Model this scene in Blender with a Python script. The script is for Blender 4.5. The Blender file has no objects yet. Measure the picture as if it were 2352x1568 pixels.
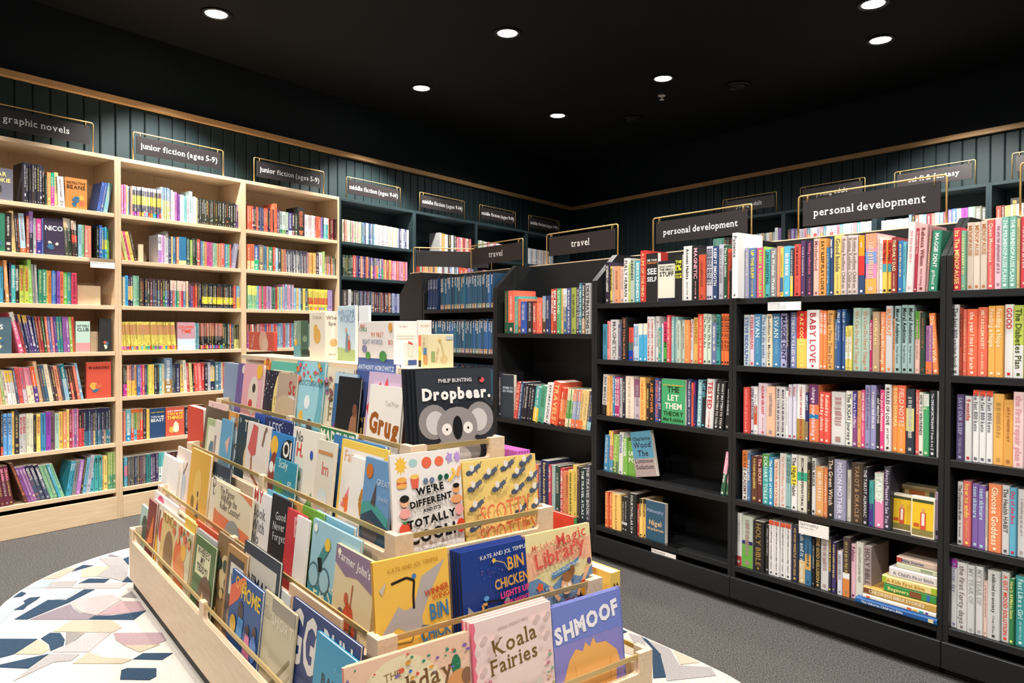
import bpy, math, random
from math import sin, cos, radians, atan2, pi
from mathutils import Vector, Matrix, Euler

random.seed(7)
SC = bpy.context.scene
COL = SC.collection

# ------------------------------------------------------------------ camera
FPX, PITCH, ROLL, EYE = 1703.66, .016, -.0017, 1.25
cam_d = bpy.data.cameras.new('camera')
cam = bpy.data.objects.new('camera', cam_d)
COL.objects.link(cam)
cam_d.sensor_width = 36.0
cam_d.lens = FPX / 2352 * 36.0
cam_d.clip_start = .05
cam_d.clip_end = 60
_fw = Vector((0, cos(PITCH), -sin(PITCH)))
_rt = Vector((1, 0, 0))
_up = _rt.cross(_fw)
_rt2 = _rt * cos(ROLL) - _up * sin(ROLL)
_up2 = _rt * sin(ROLL) + _up * cos(ROLL)
_m = Matrix((_rt2, _up2, -_fw)).transposed().to_4x4()
_m.translation = (0, 0, EYE)
cam.matrix_world = _m
SC.camera = cam

# ------------------------------------------------------------------ world, exposure
wd = bpy.data.worlds.new('world')
SC.world = wd
wd.use_nodes = True
wd.node_tree.nodes['Background'].inputs[0].default_value = (.9, .95, 1, 1)
wd.node_tree.nodes['Background'].inputs[1].default_value = .035
SC.view_settings.view_transform = 'Standard'
SC.view_settings.look = 'None'
SC.view_settings.gamma = 1
SC.view_settings.use_curve_mapping = False
SC.view_settings.exposure = 0.15

CEIL = 3.35
# ceiling downlights: x, y, tilt target (or None = straight down), watts, lit fixture in view?
LAMPS = [
    # x, y, aim, power, cone degrees, blend
    (-1.972, 4.970, (-2.30, 5.24, 0.9), 270, 96, .4, 'tilted'),
    (-.036, 5.283, None, 140, 156, 1.0, 'plain'),
    (2.319, 4.803, None, 140, 156, 1.0, 'plain'),
    (2.660, 5.396, (3.4, 5.75, 1.2), 280, 104, .5, 'tilted'),
    (-.791, 6.480, (-1.15, 6.73, 1.2), 270, 96, .4, 'tilted'),
    (1.257, 6.223, None, 140, 156, 1.0, 'plain'),
    (.443, 7.299, None, 140, 156, 1.0, 'plain'),
]
# the same ceiling grid carried on overhead and behind the camera, out of frame
LAMPS_OUT = [
    (-3.25, 3.44, (-3.50, 3.62, .8), 270, 96, .4),
    (-1.30, 3.20, None, 195, 150, 1.0),
    (.25, 3.35, None, 195, 150, 1.0),
    (1.35, 2.30, (1.7, 2.6, .7), 195, 150, 1.0),
    (-.35, 1.35, None, 195, 150, 1.0),
    (-2.55, 1.75, None, 195, 150, 1.0),
    (1.10, .35, (1.4, 1.2, .6), 195, 150, 1.0),
    (-1.5, -.2, (-1.7, .6, .6), 180, 150, 1.0),
    (2.9, 3.2, (3.2, 3.6, 1.2), 180, 150, 1.0),
]
LIGHT_SCALE = 1.0

# ------------------------------------------------------------------ colour and maths helpers
def lin(c):
    return c / 12.92 if c <= .04045 else ((c + .055) / 1.055) ** 2.4

def hexc(h):
    if isinstance(h, tuple):
        return h
    if len(h) == 3:
        h = ''.join(a + a for a in h)
    return tuple(lin(int(h[i:i + 2], 16) / 255) for i in (0, 2, 4))

def lum(c):
    return .25 * c[0] + .65 * c[1] + .1 * c[2]

def dirv(a):
    a = radians(a)
    return Vector((sin(a), cos(a), 0))

def ray(px, py):
    dx, dy = px - 1176, py - 784
    u = dx * cos(ROLL) + dy * sin(ROLL)
    v = -dx * sin(ROLL) + dy * cos(ROLL)
    x, y = u / FPX, -v / FPX
    return Vector((x, cos(PITCH) + y * sin(PITCH), -sin(PITCH) + y * cos(PITCH)))

def on_z(px, py, z):
    r = ray(px, py)
    t = (z - EYE) / r.z
    return Vector((r.x * t, r.y * t, z))

def project(p):
    z = p.z - EYE
    zc = p.y * cos(PITCH) - z * sin(PITCH)
    yc = p.y * sin(PITCH) + z * cos(PITCH)
    u, v = FPX * p.x / zc, -FPX * yc / zc
    return 1176 + u * cos(ROLL) - v * sin(ROLL), 784 + u * sin(ROLL) + v * cos(ROLL)

class Plane:
    """A vertical furniture front: s runs along it to the right, n points away from the camera."""
    def __init__(self, na, dist):
        self.n, self.t, self.dist = dirv(na), dirv(na + 90), dist
        self.rot = atan2(self.t.y, self.t.x)
    def at(self, s, off=0, z=0):
        p = self.n * (self.dist + off) + self.t * s
        return Vector((p.x, p.y, z))
    def s_of(self, px, z, off=0):
        a = atan2(px - 1176, FPX)
        s = (self.dist + off) * math.tan(a - atan2(self.n.x, self.n.y))
        for _ in range(5):
            e = project(self.at(s, off, z))[0] - px
            g = (project(self.at(s + 1e-4, off, z))[0] - px - e) / 1e-4
            s -= e / g
        return s

LEFT = Plane(-52.642, 5.0137)
GOND = Plane(51.61, 2.87)
RIGHT = Plane(51.8274, 6.6896 - .3248)

# ------------------------------------------------------------------ mesh builder
class MB:
    def __init__(self):
        self.v, self.f, self.c = [], [], []
    def add(self, vs, fs, col=(1, 1, 1)):
        o = len(self.v)
        self.v += [tuple(v) for v in vs]
        self.f += [tuple(i + o for i in f) for f in fs]
        if isinstance(col, list):
            self.c += col
        else:
            self.c += [col] * len(fs)
        return self
    def box(self, x0, x1, y0, y1, z0, z1, col=(1, 1, 1)):
        vs = [(x, y, z) for z in (z0, z1) for y in (y0, y1) for x in (x0, x1)]
        fs = [(0, 2, 3, 1), (4, 5, 7, 6), (0, 1, 5, 4), (2, 6, 7, 3), (0, 4, 6, 2), (1, 3, 7, 5)]
        return self.add(vs, fs, col)
    def bbox(self, x0, x1, y0, y1, z0, z1, b=.003, col=(1, 1, 1)):
        """box with chamfered edges"""
        vs = []
        idx = {}
        X, Y, Z = (x0, x1), (y0, y1), (z0, z1)
        for i in (0, 1):
            for j in (0, 1):
                for k in (0, 1):
                    sx, sy, sz = (1 if i == 0 else -1), (1 if j == 0 else -1), (1 if k == 0 else -1)
                    for ax in range(3):
                        p = [X[i] + sx * b, Y[j] + sy * b, Z[k] + sz * b]
                        p[ax] = (X[i], Y[j], Z[k])[ax]
                        idx[(i, j, k, ax)] = len(vs)
                        vs.append(tuple(p))
        fs = []
        def q(a, bb, c, d):
            fs.append((a, bb, c, d))
        for i in (0, 1):
            l = [idx[(i, j, k, 0)] for j, k in ((0, 0), (1, 0), (1, 1), (0, 1))]
            fs.append(tuple(l if i else l[::-1]))
            l = [idx[(j, i, k, 1)] for j, k in ((0, 0), (0, 1), (1, 1), (1, 0))]
            fs.append(tuple(l if i else l[::-1]))
            l = [idx[(j, k, i, 2)] for j, k in ((0, 0), (1, 0), (1, 1), (0, 1))]
            fs.append(tuple(l if i else l[::-1]))
        for a, bx in ((0, 1), (0, 2), (1, 2)):
            c = 3 - a - bx
            for p in (0, 1):
                for r in (0, 1):
                    def key(w, ax):
                        k = [0, 0, 0]
                        k[a], k[bx], k[c] = p, r, w
                        return idx[(*k, ax)]
                    fs.append((key(0, a), key(1, a), key(1, bx), key(0, bx)))
        for i in (0, 1):
            for j in (0, 1):
                for k in (0, 1):
                    fs.append((idx[(i, j, k, 0)], idx[(i, j, k, 1)], idx[(i, j, k, 2)]))
        return self.add(vs, fs, col)
    def prism(self, pts, axis, a, b, col=(1, 1, 1)):
        """extrude a closed 2D outline between a and b along axis ('x': pts=(y,z), 'y': (x,z), 'z': (x,y))"""
        def mk(p, w):
            return {'x': (w, p[0], p[1]), 'y': (p[0], w, p[1]), 'z': (p[0], p[1], w)}[axis]
        n = len(pts)
        vs = [mk(p, a) for p in pts] + [mk(p, b) for p in pts]
        fs = [tuple(range(n))[::-1], tuple(range(n, 2 * n))]
        fs += [(i, (i + 1) % n, (i + 1) % n + n, i + n) for i in range(n)]
        return self.add(vs, fs, col)
    def tube(self, pts, r, n=8, col=(1, 1, 1)):
        pts = [Vector(p) for p in pts]
        rings = []
        vs = []
        for i, p in enumerate(pts):
            d = (pts[min(i + 1, len(pts) - 1)] - pts[max(i - 1, 0)]).normalized()
            ref = Vector((0, 1, 0)) if abs(d.y) < .9 else Vector((1, 0, 0))
            a = d.cross(ref).normalized()
            b = d.cross(a)
            k = 1.0
            if 0 < i < len(pts) - 1:
                h = (pts[i + 1] - p).normalized().dot(d)
                k = 1 / max(.5, h)
            vs += [tuple(p + (a * cos(2 * pi * j / n) + b * sin(2 * pi * j / n)) * r) for j in range(n)]
        fs = []
        for i in range(len(pts) - 1):
            for j in range(n):
                fs.append((i * n + j, i * n + (j + 1) % n, (i + 1) * n + (j + 1) % n, (i + 1) * n + j))
        fs.append(tuple(range(n))[::-1])
        fs.append(tuple(range((len(pts) - 1) * n, len(pts) * n)))
        return self.add(vs, fs, col)
    def lathe(self, prof, n=24, col=(1, 1, 1), cap=True):
        vs = []
        for r, z in prof:
            vs += [(r * cos(2 * pi * j / n), r * sin(2 * pi * j / n), z) for j in range(n)]
        fs = []
        for i in range(len(prof) - 1):
            for j in range(n):
                fs.append((i * n + j, i * n + (j + 1) % n, (i + 1) * n + (j + 1) % n, (i + 1) * n + j))
        if cap:
            fs.append(tuple(range(n))[::-1])
            fs.append(tuple(range((len(prof) - 1) * n, len(prof) * n)))
        return self.add(vs, fs, col)
    def mesh(self, name):
        me = bpy.data.meshes.new(name)
        me.from_pydata(self.v, [], self.f)
        at = me.color_attributes.new('Col', 'FLOAT_COLOR', 'CORNER')
        buf = []
        for f, c in zip(self.f, self.c):
            buf += [c[0], c[1], c[2], 1.0] * len(f)
        at.data.foreach_set('color', buf)
        me.update()
        return me
    def build(self, name, mat, parent=None, loc=None, smooth=False):
        me = self.mesh(name)
        me.materials.append(mat)
        if smooth:
            me.polygons.foreach_set('use_smooth', [True] * len(me.polygons))
        o = bpy.data.objects.new(name, me)
        COL.objects.link(o)
        if parent:
            o.parent = parent
        if loc is not None:
            o.location = loc
        return o

def link(name, me, parent=None, loc=(0, 0, 0), rz=0):
    o = bpy.data.objects.new(name, me)
    COL.objects.link(o)
    o.parent = parent
    o.location = loc
    o.rotation_euler = (0, 0, rz)
    return o

def tag(o, label=None, cat=None, group=None, kind=None):
    if label: o['label'] = label
    if cat: o['category'] = cat
    if group: o['group'] = group
    if kind: o['kind'] = kind
    return o

def empty(name, loc, rz=0, label=None, cat=None, group=None, kind=None):
    o = bpy.data.objects.new(name, None)
    COL.objects.link(o)
    o.empty_display_size = .1
    o.location = loc
    o.rotation_euler = (0, 0, rz)
    return tag(o, label, cat, group, kind)

# ------------------------------------------------------------------ materials
def new_mat(name, rough=.5, metal=0, spec=.5):
    m = bpy.data.materials.new(name)
    m.use_nodes = True
    b = m.node_tree.nodes['Principled BSDF']
    b.inputs['Roughness'].default_value = rough
    b.inputs['Metallic'].default_value = metal
    b.inputs['Specular IOR Level'].default_value = spec
    return m, m.node_tree.nodes, m.node_tree.links, b

def plain(name, col, rough=.5, metal=0, spec=.5):
    m, n, l, b = new_mat(name, rough, metal, spec)
    b.inputs['Base Color'].default_value = (*hexc(col), 1)
    return m

def attr_mat(name, rough=.4, spec=.5, fibre=0):
    m, n, l, b = new_mat(name, rough, 0, spec)
    a = n.new('ShaderNodeVertexColor')
    a.layer_name = 'Col'
    if fibre:
        t = n.new('ShaderNodeTexCoord')
        no = n.new('ShaderNodeTexNoise')
        no.inputs['Scale'].default_value = fibre
        no.inputs['Detail'].default_value = 3
        l.new(t.outputs['Object'], no.inputs['Vector'])
        mr = n.new('ShaderNodeMapRange')
        mr.inputs[1].default_value = .25
        mr.inputs[2].default_value = .75
        mr.inputs[3].default_value = .72
        mr.inputs[4].default_value = 1.1
        l.new(no.outputs['Fac'], mr.inputs[0])
        mx = n.new('ShaderNodeMix')
        mx.data_type = 'RGBA'
        mx.blend_type = 'MULTIPLY'
        mx.inputs[0].default_value = 1
        l.new(a.outputs['Color'], mx.inputs[6])
        l.new(mr.outputs[0], mx.inputs[7])
        l.new(mx.outputs[2], b.inputs['Base Color'])
        bu = n.new('ShaderNodeBump')
        bu.inputs['Strength'].default_value = .6
        bu.inputs['Distance'].default_value = .004
        l.new(no.outputs['Fac'], bu.inputs['Height'])
        l.new(bu.outputs[0], b.inputs['Normal'])
    else:
        l.new(a.outputs['Color'], b.inputs['Base Color'])
    return m

def wood(name, c1, c2, scale=(1.2, 14, 14), rough=.5):
    m, n, l, b = new_mat(name, rough, 0, .4)
    t = n.new('ShaderNodeTexCoord')
    mp = n.new('ShaderNodeMapping')
    mp.inputs['Scale'].default_value = scale
    l.new(t.outputs['Object'], mp.inputs[0])
    no = n.new('ShaderNodeTexNoise')
    no.inputs['Scale'].default_value = 6
    no.inputs['Detail'].default_value = 6
    no.inputs['Roughness'].default_value = .62
    no.inputs['Distortion'].default_value = .4
    l.new(mp.outputs[0], no.inputs['Vector'])
    r = n.new('ShaderNodeValToRGB')
    r.color_ramp.elements[0].position = .3
    r.color_ramp.elements[0].color = (*hexc(c1), 1)
    r.color_ramp.elements[1].position = .7
    r.color_ramp.elements[1].color = (*hexc(c2), 1)
    l.new(no.outputs['Fac'], r.inputs[0])
    l.new(r.outputs[0], b.inputs['Base Color'])
    bu = n.new('ShaderNodeBump')
    bu.inputs['Strength'].default_value = .08
    bu.inputs['Distance'].default_value = .002
    l.new(no.outputs['Fac'], bu.inputs['Height'])
    l.new(bu.outputs[0], b.inputs['Normal'])
    return m

def noisy(name, c1, c2, scale, rough, bump=.3, dist=.003, spec=.3):
    m, n, l, b = new_mat(name, rough, 0, spec)
    t = n.new('ShaderNodeTexCoord')
    no = n.new('ShaderNodeTexNoise')
    no.inputs['Scale'].default_value = scale
    no.inputs['Detail'].default_value = 4
    l.new(t.outputs['Object'], no.inputs['Vector'])
    r = n.new('ShaderNodeValToRGB')
    r.color_ramp.elements[0].position = .32
    r.color_ramp.elements[0].color = (*hexc(c1), 1)
    r.color_ramp.elements[1].position = .68
    r.color_ramp.elements[1].color = (*hexc(c2), 1)
    l.new(no.outputs['Fac'], r.inputs[0])
    l.new(r.outputs[0], b.inputs['Base Color'])
    if bump:
        bu = n.new('ShaderNodeBump')
        bu.inputs['Strength'].default_value = bump
        bu.inputs['Distance'].default_value = dist
        l.new(no.outputs['Fac'], bu.inputs['Height'])
        l.new(bu.outputs[0], b.inputs['Normal'])
    return m

M_BOOK = attr_mat('book_print', .42, .45)
M_PAGE = noisy('book_pages', 'e4dccb', 'f4eee2', 220, .8, 0)
M_OAK = wood('oak_veneer', 'cdae8a', 'dcc3a2', (14, 14, 1.2), .5)
M_OAKH = wood('oak_veneer_level', 'd2b592', 'e0c8a8', (1.2, 14, 14), .5)
M_BIRCH = wood('birch_ply', 'd9bd9c', 'e8d2b6', (1.3, 16, 16), .45)
M_TEAL = noisy('teal_laminate', '26363b', '2a3b40', 3, .5, 0)
M_BLACK = noisy('black_laminate', '191b1d', '1d1f21', 3, .45, 0, spec=.4)
M_BOARD = noisy('dark_teal_paint', '1f2f32', '223336', 5, .55, .05)
M_WALL = noisy('dark_wall_paint', '101b1d', '131f21', 4, .7, .05)
M_CEIL = noisy('black_ceiling_paint', '0f0f10', '121213', 4, .8, 0)
M_CARPET = noisy('grey_carpet', '343332', '777472', 164, 1.05, .9, .008, .1)
M_RUG = attr_mat('rug_pile', .95, .1, 260)
M_BRASS = plain('brushed_brass', 'd6b274', .45, .8)
M_BRASSW = plain('brass_strip', 'd8be84', .5, .75)
M_SIGN = plain('sign_black', '2a2526', .42)
M_RAIL = wood('oak_rail', 'cc9c66', 'dcb280', (1.2, 14, 14), .5)
M_WHITE = plain('white_print', 'f3efec', .5)
M_CARD = plain('white_card', 'efece8', .6)
M_DARK = plain('black_plastic', '0c0c0c', .6)
M_INK = plain('grey_ink', '6b6668', .6)
M_RIM = plain('black_rim', '151515', .4)
m, n_, l_, b_ = new_mat('clear_acrylic', .05, 0, .5)
b_.inputs['Base Color'].default_value = (.95, .97, .97, 1)
b_.inputs['Transmission Weight'].default_value = 1
b_.inputs['IOR'].default_value = 1.3
M_ACR = m
m, n_, l_, b_ = new_mat('lamp_glow', .5)
b_.inputs['Emission Color'].default_value = (1, .95, .88, 1)
b_.inputs['Emission Strength'].default_value = 22
M_GLOW = m

# ------------------------------------------------------------------ lettering
FONT = {'serif': {}, 'sans': {}, 'bold': {}, 'heavy': {}, 'slab': {}}

def add_serifs(glyph, c):
    """slab serifs on the flat ends of the strokes of a sans letter"""
    adv, vs, fs = glyph
    vs, fs = list(vs), list(fs)
    if not c.isalpha():
        return adv, vs, fs
    used = {}
    for f in fs:
        for i in range(len(f)):
            k = tuple(sorted((f[i], f[i - 1])))
            used[k] = used.get(k, 0) + 1
    top, bot = max(v[1] for v in vs), min(v[1] for v in vs)
    t, e = .042, .052
    for (i, j), n in used.items():
        if n != 1:
            continue
        (xa, ya), (xb, yb) = vs[i], vs[j]
        w = abs(xa - xb)
        if abs(ya - yb) > .006 or not .05 < w < .19:
            continue
        y = (ya + yb) / 2
        x0, x1 = min(xa, xb), max(xa, xb)
        if y > (top + bot) * .5:
            l, r = (e, 0) if c in 'bdfhijklmnpru' else (e, e)
            q = [(x0 - l, y - t), (x1 + r, y - t), (x1 + r, y), (x0 - l, y)]
        else:
            q = [(x0 - e, y), (x1 + e, y), (x1 + e, y + t), (x0 - e, y + t)]
        if c in 'ceosgaCGOQS' or (c == 't' and y > .3):
            continue
        o = len(vs)
        vs += q
        fs.append((o, o + 1, o + 2, o + 3))
    return adv + .03, [(a + .015, b) for a, b in vs], fs

def load_builtin():
    chars = "ABCDEFGHIJKLMNOPQRSTUVWXYZabcdefghijklmnopqrstuvwxyz0123456789&!?.,'-#%+():*"
    made = []
    for w, off in (('sans', .0), ('slab', .010), ('bold', .022), ('heavy', .05)):
        for c in chars:
            cu = bpy.data.curves.new('glyph', 'FONT')
            cu.body = c
            cu.resolution_u = 2
            cu.offset = off
            o = bpy.data.objects.new('glyph', cu)
            COL.objects.link(o)
            made.append((w, c, o, cu))
    dg = bpy.context.evaluated_depsgraph_get()
    dg.update()
    for w, c, o, cu in made:
        off = cu.offset
        me = bpy.data.meshes.new_from_object(o.evaluated_get(dg))
        vs = [(v.co.x, v.co.y) for v in me.vertices]
        fs = [tuple(p.vertices) for p in me.polygons]
        x1 = max((v[0] for v in vs), default=.2)
        x0 = min((v[0] for v in vs), default=0)
        FONT[w][c] = (x1 - x0 + (.075 if off < .04 else .09), [(a - x0 + .03, b) for a, b in vs], fs)
        if w == 'slab':
            FONT['serif'][c] = add_serifs(FONT[w][c], c)
        bpy.data.meshes.remove(me)
    for w, c, o, cu in made:
        bpy.data.objects.remove(o)
        bpy.data.curves.remove(cu)
load_builtin()
CAPH = {k: max(v[1] for v in FONT[k]['H'][1]) for k in FONT}

def text_shape(s, font='bold'):
    """outline triangles of a line of text with cap height 1, starting at x = 0; returns verts, faces, width"""
    g = FONT[font]
    k = 1 / CAPH[font]
    x = 0
    V, Fc = [], []
    for c in s:
        if c == ' ' or c not in g:
            x += .36
            continue
        adv, vs, fs = g[c]
        o = len(V)
        V += [(x + a * k, b * k) for a, b in vs]
        Fc += [tuple(i + o for i in f) for f in fs]
        x += adv * k
    return V, Fc, x

def put_text(mb, s, fn, col, font='bold', cap=None, width=None, align='c', tall=1):
    """place text through fn(u, v) -> xyz, u along the line, v up from the baseline"""
    V, Fc, w = text_shape(s, font)
    if not V:
        return
    k = cap if cap else 1e9
    if width:
        k = min(k, width / w)
    x0 = {'c': -w * k / 2, 'l': 0, 'r': -w * k}[align]
    mb.add([fn(x0 + a * k, b * k * tall) for a, b in V], Fc, col)
    return k, w * k

# ------------------------------------------------------------------ room shell
WALL_OFF = .3248
RAILZ = 2.819
nL, nR = LEFT.n, RIGHT.n
CS_L, CS_R = 8.286, -7.24

mb = MB()
mb.box(-7, 8, -2.5, 11.5, -.05, 0)
tag(mb.build('floor', M_CARPET), kind='structure')
mb = MB()
mb.box(-7, 8, -2.5, 11.5, CEIL, CEIL + .05)
tag(mb.build('ceiling', M_CEIL), kind='structure')

def wall(name, plane, s0, s1):
    e = empty(name, plane.at(0, WALL_OFF), plane.rot, kind='structure')
    MB().box(s0 - (.2 if plane is RIGHT else 0), s1 + (.2 if plane is LEFT else 0), .012, .15, 0, CEIL).build('wall_face', M_WALL, e)
    # vertical V-jointed boards, one object each
    w, g = .1025, .0035
    m = MB()
    m.prism([(g, .014), (g, .004), (g + .006, 0), (w - g - .006, 0), (w - g, .004), (w - g, .014)], 'z', .0, RAILZ)
    me = m.mesh('board')
    me.materials.append(M_BOARD)
    n = int((s1 - s0) / w)
    for i in range(n):
        link('board', me, e, ((s0 + i * w) if plane is RIGHT else (s1 - (i + 1) * w), 0, 0))
    return e
wall('wall_left', LEFT, .4, CS_L)
wall('wall_right', RIGHT, CS_R, -1.0)
def trim(name, plane, s0, s1):
    e = MB().bbox(s0, s1, -.035, .012, RAILZ, RAILZ + .043, .002).build(name, M_RAIL)
    e.location = plane.at(0, WALL_OFF)
    e.rotation_euler = (0, 0, plane.rot)
    tag(e, kind='structure')
trim('trim_1', LEFT, .4, CS_L + .01)
trim('trim_2', RIGHT, CS_R - .01, -1.0)

# ------------------------------------------------------------------ bookcases
SHELVES = [2.0048 - i * .3007 for i in range(7)]
TOPZ = 2.3766
def wall_case(plane, s0, s1, mat, math_, label, shelves=SHELVES, name='wall_bookcase'):
    w = s1 - s0
    e = empty(name, plane.at(s0), plane.rot, label, 'bookcase')
    d, t = .305, .021
    side = MB().bbox(0, t, 0, d, .0, TOPZ, .0012).mesh('side_panel')
    side.materials.append(mat)
    link('side_panel', side, e)
    link('side_panel', side, e, (w - t, 0, 0))
    MB().bbox(t, w - t, 0, d, TOPZ - .026, TOPZ, .0012).build('top_panel', math_, e)
    MB().box(t, w - t, d - .012, d, .15, TOPZ - .026).build('back_panel', mat, e)
    sh = MB().bbox(t + .001, w - t - .001, .0, d - .012, -.026, 0, .0012).mesh('shelf')
    sh.materials.append(math_)
    for z in shelves:
        link('shelf', sh, e, (0, 0, z))
    MB().bbox(t, w - t, -.004, .016, .002, .148, .0012).build('kick_panel', math_, e)
    return e

LB = [1.39, 2.306, 3.228, 4.141, 5.04, 5.95, 6.845, 7.75]
LNAMES = ['graphic novels', 'nearest junior fiction', 'second junior fiction', 'nearest middle fiction', 'second middle fiction', 'third middle fiction', 'farthest middle fiction']
for i in range(7):
    oak = i < 3
    wall_case(LEFT, LB[i], LB[i + 1], M_OAK if oak else M_TEAL, M_OAKH if oak else M_TEAL,
              ('pale oak' if oak else 'dark teal') + ' wall bookcase under the %s sign' % LNAMES[i])
RB = [-4.783, -3.947, -3.087, -2.215, -1.345]
RNAMES = ['farther young adult', 'nearer young adult', 'sci-fi & fantasy', 'sign cut off at right']
for i in range(4):
    wall_case(RIGHT, RB[i], RB[i + 1], M_TEAL, M_TEAL, ('dark teal wall bookcase under the %s sign' % RNAMES[i]) if i < 3 else 'dark teal wall bookcase behind gondola at the right edge')

# freestanding black gondola
GB = [-4.68, -3.797, -2.898, -2.0125, -1.119, -.226]
GSH = [1.3918 - i * .3023 for i in range(5)]
GTOP = 1.668
GNAMES = ['far travel', 'near travel', 'left personal development', 'right personal development', 'right-edge']
GD = .32
PROFILE = [(0, .036), (.03, .036), (.03, 0), (GD, .0), (GD, GTOP), (.16, GTOP), (0, 1.517)]
GCASE = []
for i in range(5):
    s0, s1 = GB[i], GB[i + 1]
    w = s1 - s0
    lab = ['black slope-topped bookcase under the farther travel sign', 'black slope-topped bookcase under the larger travel sign',
           'black slope-topped bookcase under the smaller personal development sign', 'black slope-topped bookcase under the largest personal development sign',
           'black slope-topped bookcase cut off by the right edge of the picture'][i]
    e = empty('gondola_bookcase', GOND.at(s0), GOND.rot, lab, 'bookcase')
    GCASE.append(e)
    t = .0185
    sp = MB().prism(PROFILE, 'x', 0, t).mesh('side_panel')
    sp.materials.append(M_BLACK)
    link('side_panel', sp, e, (.001, 0, 0))
    link('side_panel', sp, e, (w - t - .001, 0, 0))
    MB().box(t, w - t, GD - .014, GD, .1, GTOP).build('back_panel', M_BLACK, e)
    MB().bbox(0, w, GD - .016, GD + .004, GTOP, GTOP + .006, .001).build('top_edge_strip', M_OAKH, e)
    zs = GSH
    if i == 1:
        zs = [1.25 + (1.2264 - 1.25) * 1.0, .690, GSH[4]]
    sh = MB().bbox(t + .001, w - t - .001, 0, GD - .014, -.026, 0, .0012).mesh('shelf')
    sh.materials.append(M_BLACK)
    for z in zs:
        link('shelf', sh, e, (0, 0, z))
    MB().bbox(.001, w - .001, -.014, .004, .036, .131, .002).build('kick_panel', M_BLACK, e)
    MB().box(.002, w - .002, .03, .05, 0, .036).build('toe_board', M_DARK, e)
# end unit of the gondola, facing the left wall
e = empty('end_bookcase', GOND.at(-4.689), GOND.rot, 'brown-black end panel bookcase closing the far end of the gondola', 'bookcase')
PE = [(0, 0), (0, GTOP), (-.17, GTOP), (-.325, 1.517), (-.325, 0)]
sp = MB().prism(PE, 'y', 0, .018).mesh('side_panel')
sp.materials.append(M_BLACK)
link('side_panel', sp, e)
link('side_panel', sp, e, (0, .66, 0))
MB().box(-.014, 0, .018, .66, .1, GTOP).build('back_panel', M_BLACK, e)
MB().bbox(-.17, .0, 0, .678, GTOP, GTOP + .006, .001).build('top_edge_strip', M_OAKH, e)
for z in GSH:
    MB().bbox(-.325, -.014, .019, .659, z - .026, z, .0012).build('shelf', M_BLACK, e)
MB().bbox(-.32, -.3, .0, .678, .036, .131, .002).build('kick_panel', M_BLACK, e)
MB().box(-.29, 0, .02, .658, 0, .036).build('toe_board', M_DARK, e)
# far side of the gondola: plain back so it is a closed body
e = empty('rear_bookcase', GOND.at(-4.68, GD + .006), GOND.rot, 'black back-to-back bookcase on the far side of the gondola', 'bookcase')
W5 = GB[5] - GB[0]
PR = [(0, 0), (0, GTOP - .004), (.16, GTOP - .004), (GD, 1.517), (GD, 0)]
sp = MB().prism(PR, 'x', 0, .018).mesh('side_panel')
sp.materials.append(M_BLACK)
for i in range(6):
    link('side_panel', sp, e, ((GB[i] - GB[0]) * .994, 0, 0))
for z in GSH:
    MB().bbox(.018, W5 - .01, .001, GD, z - .026, z, .0012).build('shelf', M_BLACK, e)
MB().bbox(.0, W5, GD - .01, GD + .008, .0, .131, .002).build('kick_panel', M_BLACK, e)

# ------------------------------------------------------------------ hanging section signs
def sign(plane, s0, s1, off, z0, z1, words, label, board=.12, face=True, cap=.036, rot=0, maxw=.86):
    w, h = s1 - s0, z1 - z0
    e = empty('section_sign', plane.at(s0, off, z0), plane.rot + rot, label, 'sign', 'hanging section signs')
    r = .0042
    c = .012
    pts = [(0, 0, 0), (0, 0, h - c)] + [(c - c * cos(a), 0, h - c + c * sin(a)) for a in (.5, 1.0)] + [(c, 0, h)]
    pts += [(w - x, y, z) for x, y, z in pts[::-1]]
    MB().tube(pts, r, 8).build('wire_frame', M_BRASS, e, smooth=True)
    bz1 = h - .022
    bz0 = bz1 - board
    b = MB().bbox(.022, w - .022, -.003, .003, bz0, bz1, .0008).build('sign_board', M_SIGN, e)
    if words:
        m = MB()
        cy = (bz0 + bz1) / 2 - cap * .42
        put_text(m, words, lambda u, v: (w / 2 + u, -.0036, cy + v), (1, 1, 1), 'serif', cap, (w - .044) * maxw)
        m.build('lettering', M_WHITE, b)
    for x in (.045, w - .045):
        MB().tube([(x, -.004, bz1 - .014), (x, -.006, bz1 + .004), (x, -.001, h + .004), (x, .006, h - .002), (x, .005, bz1 - .006)], .0014, 6).build('hook', M_BRASS, e, smooth=True)
    return e
ORD = ['first', 'second', 'third', 'fourth']
SIGNS = [(1.52, 2.164, 'graphic novels', 'black sign lettered graphic novels above the leftmost bookcase'),
         (2.418, 3.074, 'junior fiction (ages 5-9)', 'brightly lit sign lettered junior fiction, nearest of the two'),
         (3.333, 3.992, 'junior fiction (ages 5-9)', 'darker sign lettered junior fiction, second of the two'),
         (4.234, 4.874, 'middle fiction (ages 9-14)', 'largest middle fiction sign, nearest of the four'),
         (5.132, 5.779, 'middle fiction (ages 9-14)', 'dim middle fiction sign, second nearest of the four'),
         (6.023, 6.654, 'middle fiction (ages 9-14)', 'third middle fiction sign along the left wall'),
         (6.903, 7.531, 'middle fiction (ages 9-14)', 'smallest middle fiction sign, closest to the room corner')]
for i, (a, b, w_, lab) in enumerate(SIGNS):
    sign(LEFT, a, b, .02, TOPZ, 2.5665, w_, lab, maxw=.97 if i > 2 else .92, cap=.04)
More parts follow.
